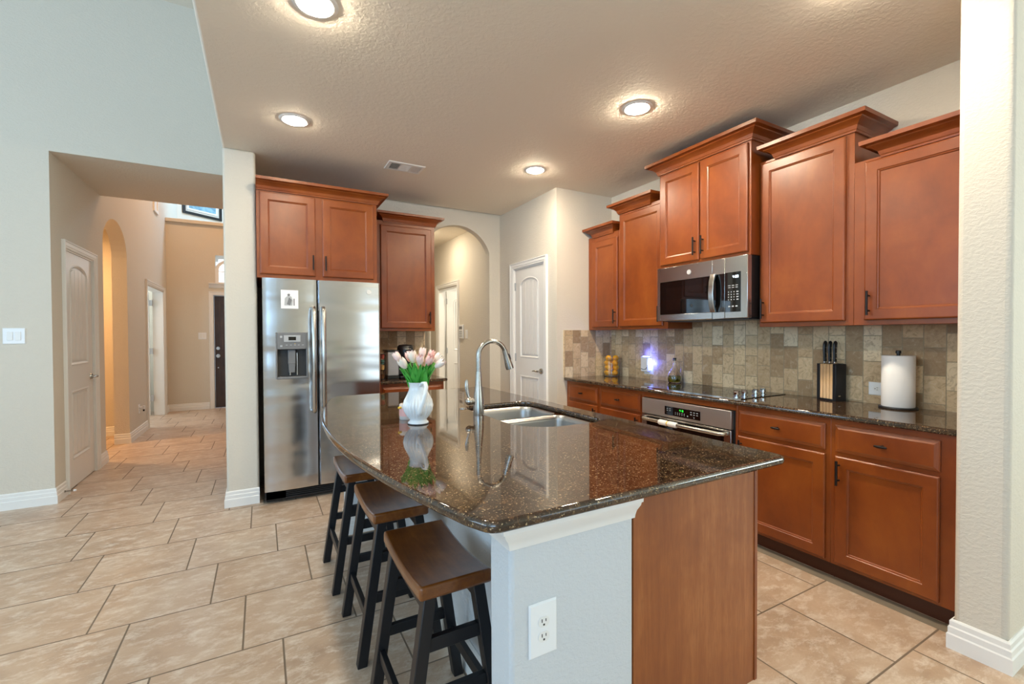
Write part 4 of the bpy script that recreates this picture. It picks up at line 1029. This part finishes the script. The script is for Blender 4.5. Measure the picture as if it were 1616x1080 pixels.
MB().lathe([(0,.196),(.010,.196),(.0105,.207),(.015,.208),(.016,.216),(.013,.222),(0,.222)], 20, (BX,BY,BZ)).build('stopper', M_BLACKP, t, smooth=50)
# knife block
kz = .9141
t = thing('knife_block', 'black knife block with pale wood strips on its face', 'knife block', (3.235,1.555,kz), math.radians(-14))
def kb(x, y, z): # local: x depth from face, y along the face
    c, s_ = math.cos(math.radians(-14)), math.sin(math.radians(-14)); return Vector((3.235+x*c-y*s_, 1.555+x*s_+y*c, z))
KB = lambda p: kb(p.x, p.y, p.z)
MB(KB).box(-.044,-.066,kz,.042,-.044,kz+.236).box(-.044,.046,kz,.042,.066,kz+.236).box(-.044,-.044,kz,.042,.046,kz+.012).box(.03,-.044,kz+.012,.042,.046,kz+.236).build('case', M_BLACKW, t, bevel=.002)
for k in range(4):
    y = -.0430+.0224*k; MB(KB).box(-.0435,y,kz+.012,.028,y+.0185,kz+.2345).build('wood_strip', M_BLOCK, t, bevel=.001)
MB(KB).box(-.022,-.0664,kz+.030,-.005,-.066,kz+.036).build('badge', M_CHROME, t)
for k, lb in ((0,'black-handled knife nearest the camera in the knife block'),(1,'black-handled middle knife in the knife block'),(2,'black-handled knife farthest left in the knife block')):
    y = -.0335+.0345*k
    c = thing('kitchen_knife', lb, 'knife', kb(0,y,kz+.10), math.radians(-14), 'knives in the block')
    MB(KB).box(-.028,y-.0006,kz+.10,.004,y+.0006,kz+.24).build('blade', M_CHROME, c)
    MB(KB).box(-.024,y-.006,kz+.2365,.0,y+.006,kz+.252).build('bolster', M_CHROME, c, bevel=.002)
    m = MB(KB); m.tube([(-.012,y,kz+.252),(-.012,y,kz+.28),(-.014,y,kz+.33),(-.012,y,kz+.36),(-.006,y,kz+.376),(-.002,y,kz+.380)], [.0125,.0130,.0145,.0150,.0135,.007], 12, True, (.62,1.05)); m.build('grip', M_BLACKP, c, smooth=60)
    m = MB(KB)
    for z in (.272,.305,.34): m.cyl((-.013,y-.0095,kz+z),(-.013,y-.0082,kz+z),.003,n=10)
    m.build('rivet', M_CHROME, c)
# paper towels
PX, PY, PZ = 3.205, 1.192, .9141
t = thing('paper_towel_holder', 'black paper towel stand on the counter', 'holder', (PX,PY,PZ))
MB().lathe([(0,0),(.088,0),(.09,.004),(.088,.010),(0,.010)], 36, (PX,PY,PZ)).build('base', M_BLACKP, t, smooth=40)
MB().lathe([(.009,.0105),(.009,.315),(.013,.316),(.013,.330),(.009,.333),(0,.333)], 16, (PX,PY,PZ)).build('rod', M_BLACKP, t, smooth=40)
t = thing('paper_towel_roll', 'white paper towel roll on the black stand', 'paper towels', (PX,PY,PZ+.011))
MB().lathe([(.021,0),(.074,0),(.0765,.003),(.0765,.290),(.074,.293),(.021,.293)], 48, (PX,PY,PZ+.0105), closed=True).build('towel', M_PAPER, t, smooth=40)
MB().lathe([(.0195,.001),(.0208,.001),(.0208,.292),(.0195,.292)], 24, (PX,PY,PZ+.0105), closed=True).build('cardboard_core', plain('cardboard', '9A7B55', .8), t, smooth=40)
# ------------------------------------------------------------------ coffee corner
t = thing('coffee_maker', 'black pod coffee maker with a clear tank beside the refrigerator', 'coffee maker', (1.24,4.58,.914))
z0 = .9141
MB().box(1.205,4.46,z0,1.365,4.70,z0+.03).box(1.205,4.57,z0+.03,1.365,4.70,z0+.215).build('body', M_BLACKP, t, bevel=.012, seg=3)
MB().lathe([(0,0),(.078,0),(.082,.01),(.082,.075),(.078,.105),(.065,.122),(0,.128)], 32, (1.285,4.565,z0+.215)).build('brew_head', M_BLACKP, t, smooth=50)
m = MB(); m.tube([(1.285-.062*math.cos(PI*i/14), 4.565-.078*math.sin(PI*i/14)-.004, z0+.295) for i in range(15)], .006, 8); m.build('head_handle', M_NICKEL, t, smooth=60)
MB().box(1.09,4.50,z0+.03,1.2,4.68,z0+.27).build('water_tank', plain('smoky_tank', '9A9CA0', .12), t, bevel=.01, seg=3)
MB().box(1.085,4.495,z0+.2705,1.203,4.685,z0+.287).build('tank_lid', M_BLACKP, t, bevel=.004)
MB().box(1.085,4.495,z0,1.204,4.685,z0+.029).build('tank_base', M_BLACKP, t, bevel=.004)
t = thing('pod_rack', 'dark wire rack of coffee pods between the refrigerator and coffee maker', 'rack', (1.03,4.50,.914))
m = MB()
for z in (0.004,.09,.17,.25): m.tube([(1.035+.034*math.cos(2*PI*i/20), 4.50+.034*math.sin(2*PI*i/20), z0+z) for i in range(21)], .003, 6, False)
for i in range(6): a = 2*PI*i/6; m.cyl((1.035+.034*math.cos(a),4.50+.034*math.sin(a),z0),(1.035+.034*math.cos(a),4.50+.034*math.sin(a),z0+.26),.0025,n=6)
m.build('wire_frame', M_BLACKP, t, smooth=60)
for z, c, nm in ((.01,'6E4A2C','brown coffee pod at the foot of the wire rack'),(.095,'D9B676','tan coffee pod second from the foot of the rack'),(.15,'5F8F86','teal coffee pod second from the top of the rack'),(.205,'B4584A','red coffee pod at the top of the wire rack')):
    tag(MB().lathe([(0,0),(.018,0),(.023,.04),(.026,.042),(.026,.045),(0,.045)], 18, (1.035,4.50,z0+z)).build('coffee_pod', plain('pod_'+c, c, .4), smooth=40), nm, 'coffee pod', 'coffee pods in the wire rack')

# ------------------------------------------------------------------ loft picture
t = thing('framed_picture', 'black-framed blue picture on the loft wall above the entry', 'picture', (-1.07,11.64,3.93))
tf = frame(Vector((-1.471,11.35,0))+Vector((.6,-.8,0))*.002,(.8,.6,0),(0,0,1),(.6,-.8,0))
MB(tf).sweep([(.149,3.94,0),(.149,4.62,0),(.854,4.62,0),(.854,3.94,0)], (0,0,1), [(-.05,0),(-.05,.025),(0,.03),(0,0)], True).build('frame', M_FRAME, t)
MB(tf).box(.19,3.985,0,.813,4.575,.010).build('mat_board', M_MAT, t)
MB(tf).box(.225,4.02,.0101,.778,4.54,.012).build('print', M_PIC, t)
# ------------------------------------------------------------------ ceiling lights and vent
_LENS = {}
def lens_mat(power):
    if power not in _LENS: _LENS[power] = NT('lit_lens_%d' % power).set(color=lin('FFFFFF'), emit=(1.0,.86,.65,1), emits=power).m
    return _LENS[power]
def can(label, x, y, group='recessed kitchen lights', power=350, z=ZC):
    t = thing('recessed_light', label, 'ceiling light', (x,y,z), 0, group)
    MB().lathe([(.072,-.003),(.078,-.008),(.092,-.006),(.098,-.0005),(.072,-.0005)], 40, (x,y,z), closed=True).build('trim_ring', M_WHITE, t, smooth=40)
    MB().lathe([(0,-.025),(.018,-.0243),(.036,-.0215),(.052,-.0165),(.064,-.0105),(.0715,-.004),(.0715,-.0006),(0,-.0006)], 32, (x,y,z)).build('lens', lens_mat(power), t, smooth=60)
    return t
can('round recessed light at the top edge of the photo, left side', .225, 2.19)
can('round recessed light between the ceiling edge and the fridge cabinets', .215, 3.43, power=105)
can('round recessed light above the island in front of the microwave cabinet', 2.155, 2.19)
can('round recessed light nearest the pantry corner', 2.155, 3.44, power=265)
can('round recessed light overhead, just out of the photo on the left', .22, .95, power=35)
can('round recessed light overhead, just out of the photo on the right', 2.155, .95, power=230)
can('small round light in the rear hall ceiling beyond the arch', 2.05, 6.25, 'hall lights', 190)
t = thing('air_vent', 'white rectangular supply vent in the kitchen ceiling', 'vent', (1.115,3.93,ZC))
tf = frame((1.115,3.93,ZC-.0003),(1,0,0),(0,1,0),(0,0,-1))
MB(tf).loops([rect(-.16,-.10,.16,.10,0,0),rect(-.16,-.10,.16,.10,.004,.006),rect(-.16,-.10,.16,.10,.028,.008),rect(-.16,-.10,.16,.10,.030,.001)], True, False).build('frame', M_WHITE, t)
MB(tf).box(-.128,-.068,.0005,.128,.068,.0015).build('duct_backing', M_DGREY, t)
for x0, x1 in ((-.128,-.055),(-.042,.042),(.055,.128)):
    m = MB(tf)
    if x0 != -.042:
        for i in range(6):
            x = x0+(x1-x0)*(i+.5)/6; s_ = 1 if x0 > 0 else -1; m.hexa([(x-.005,-.066,.002),(x-.003,-.066,.002),(x-.003,.066,.002),(x-.005,.066,.002)],[(x+s_*.004-.001,-.066,.008),(x+s_*.004+.001,-.066,.008),(x+s_*.004+.001,.066,.008),(x+s_*.004-.001,.066,.008)])
    else:
        for i in range(9):
            y = -.062+.0145*i; m.hexa([(x0,y,.002),(x1,y,.002),(x1,y+.002,.002),(x0,y+.002,.002)],[(x0,y+.006,.008),(x1,y+.006,.008),(x1,y+.008,.008),(x0,y+.008,.008)])
    m.build('louvre_bank', M_WHITE, t)
    MB(tf).box(x1,-.07,.001,x1+.013,.07,.0075).build('divider', M_WHITE, t) if x1 < .1 else None
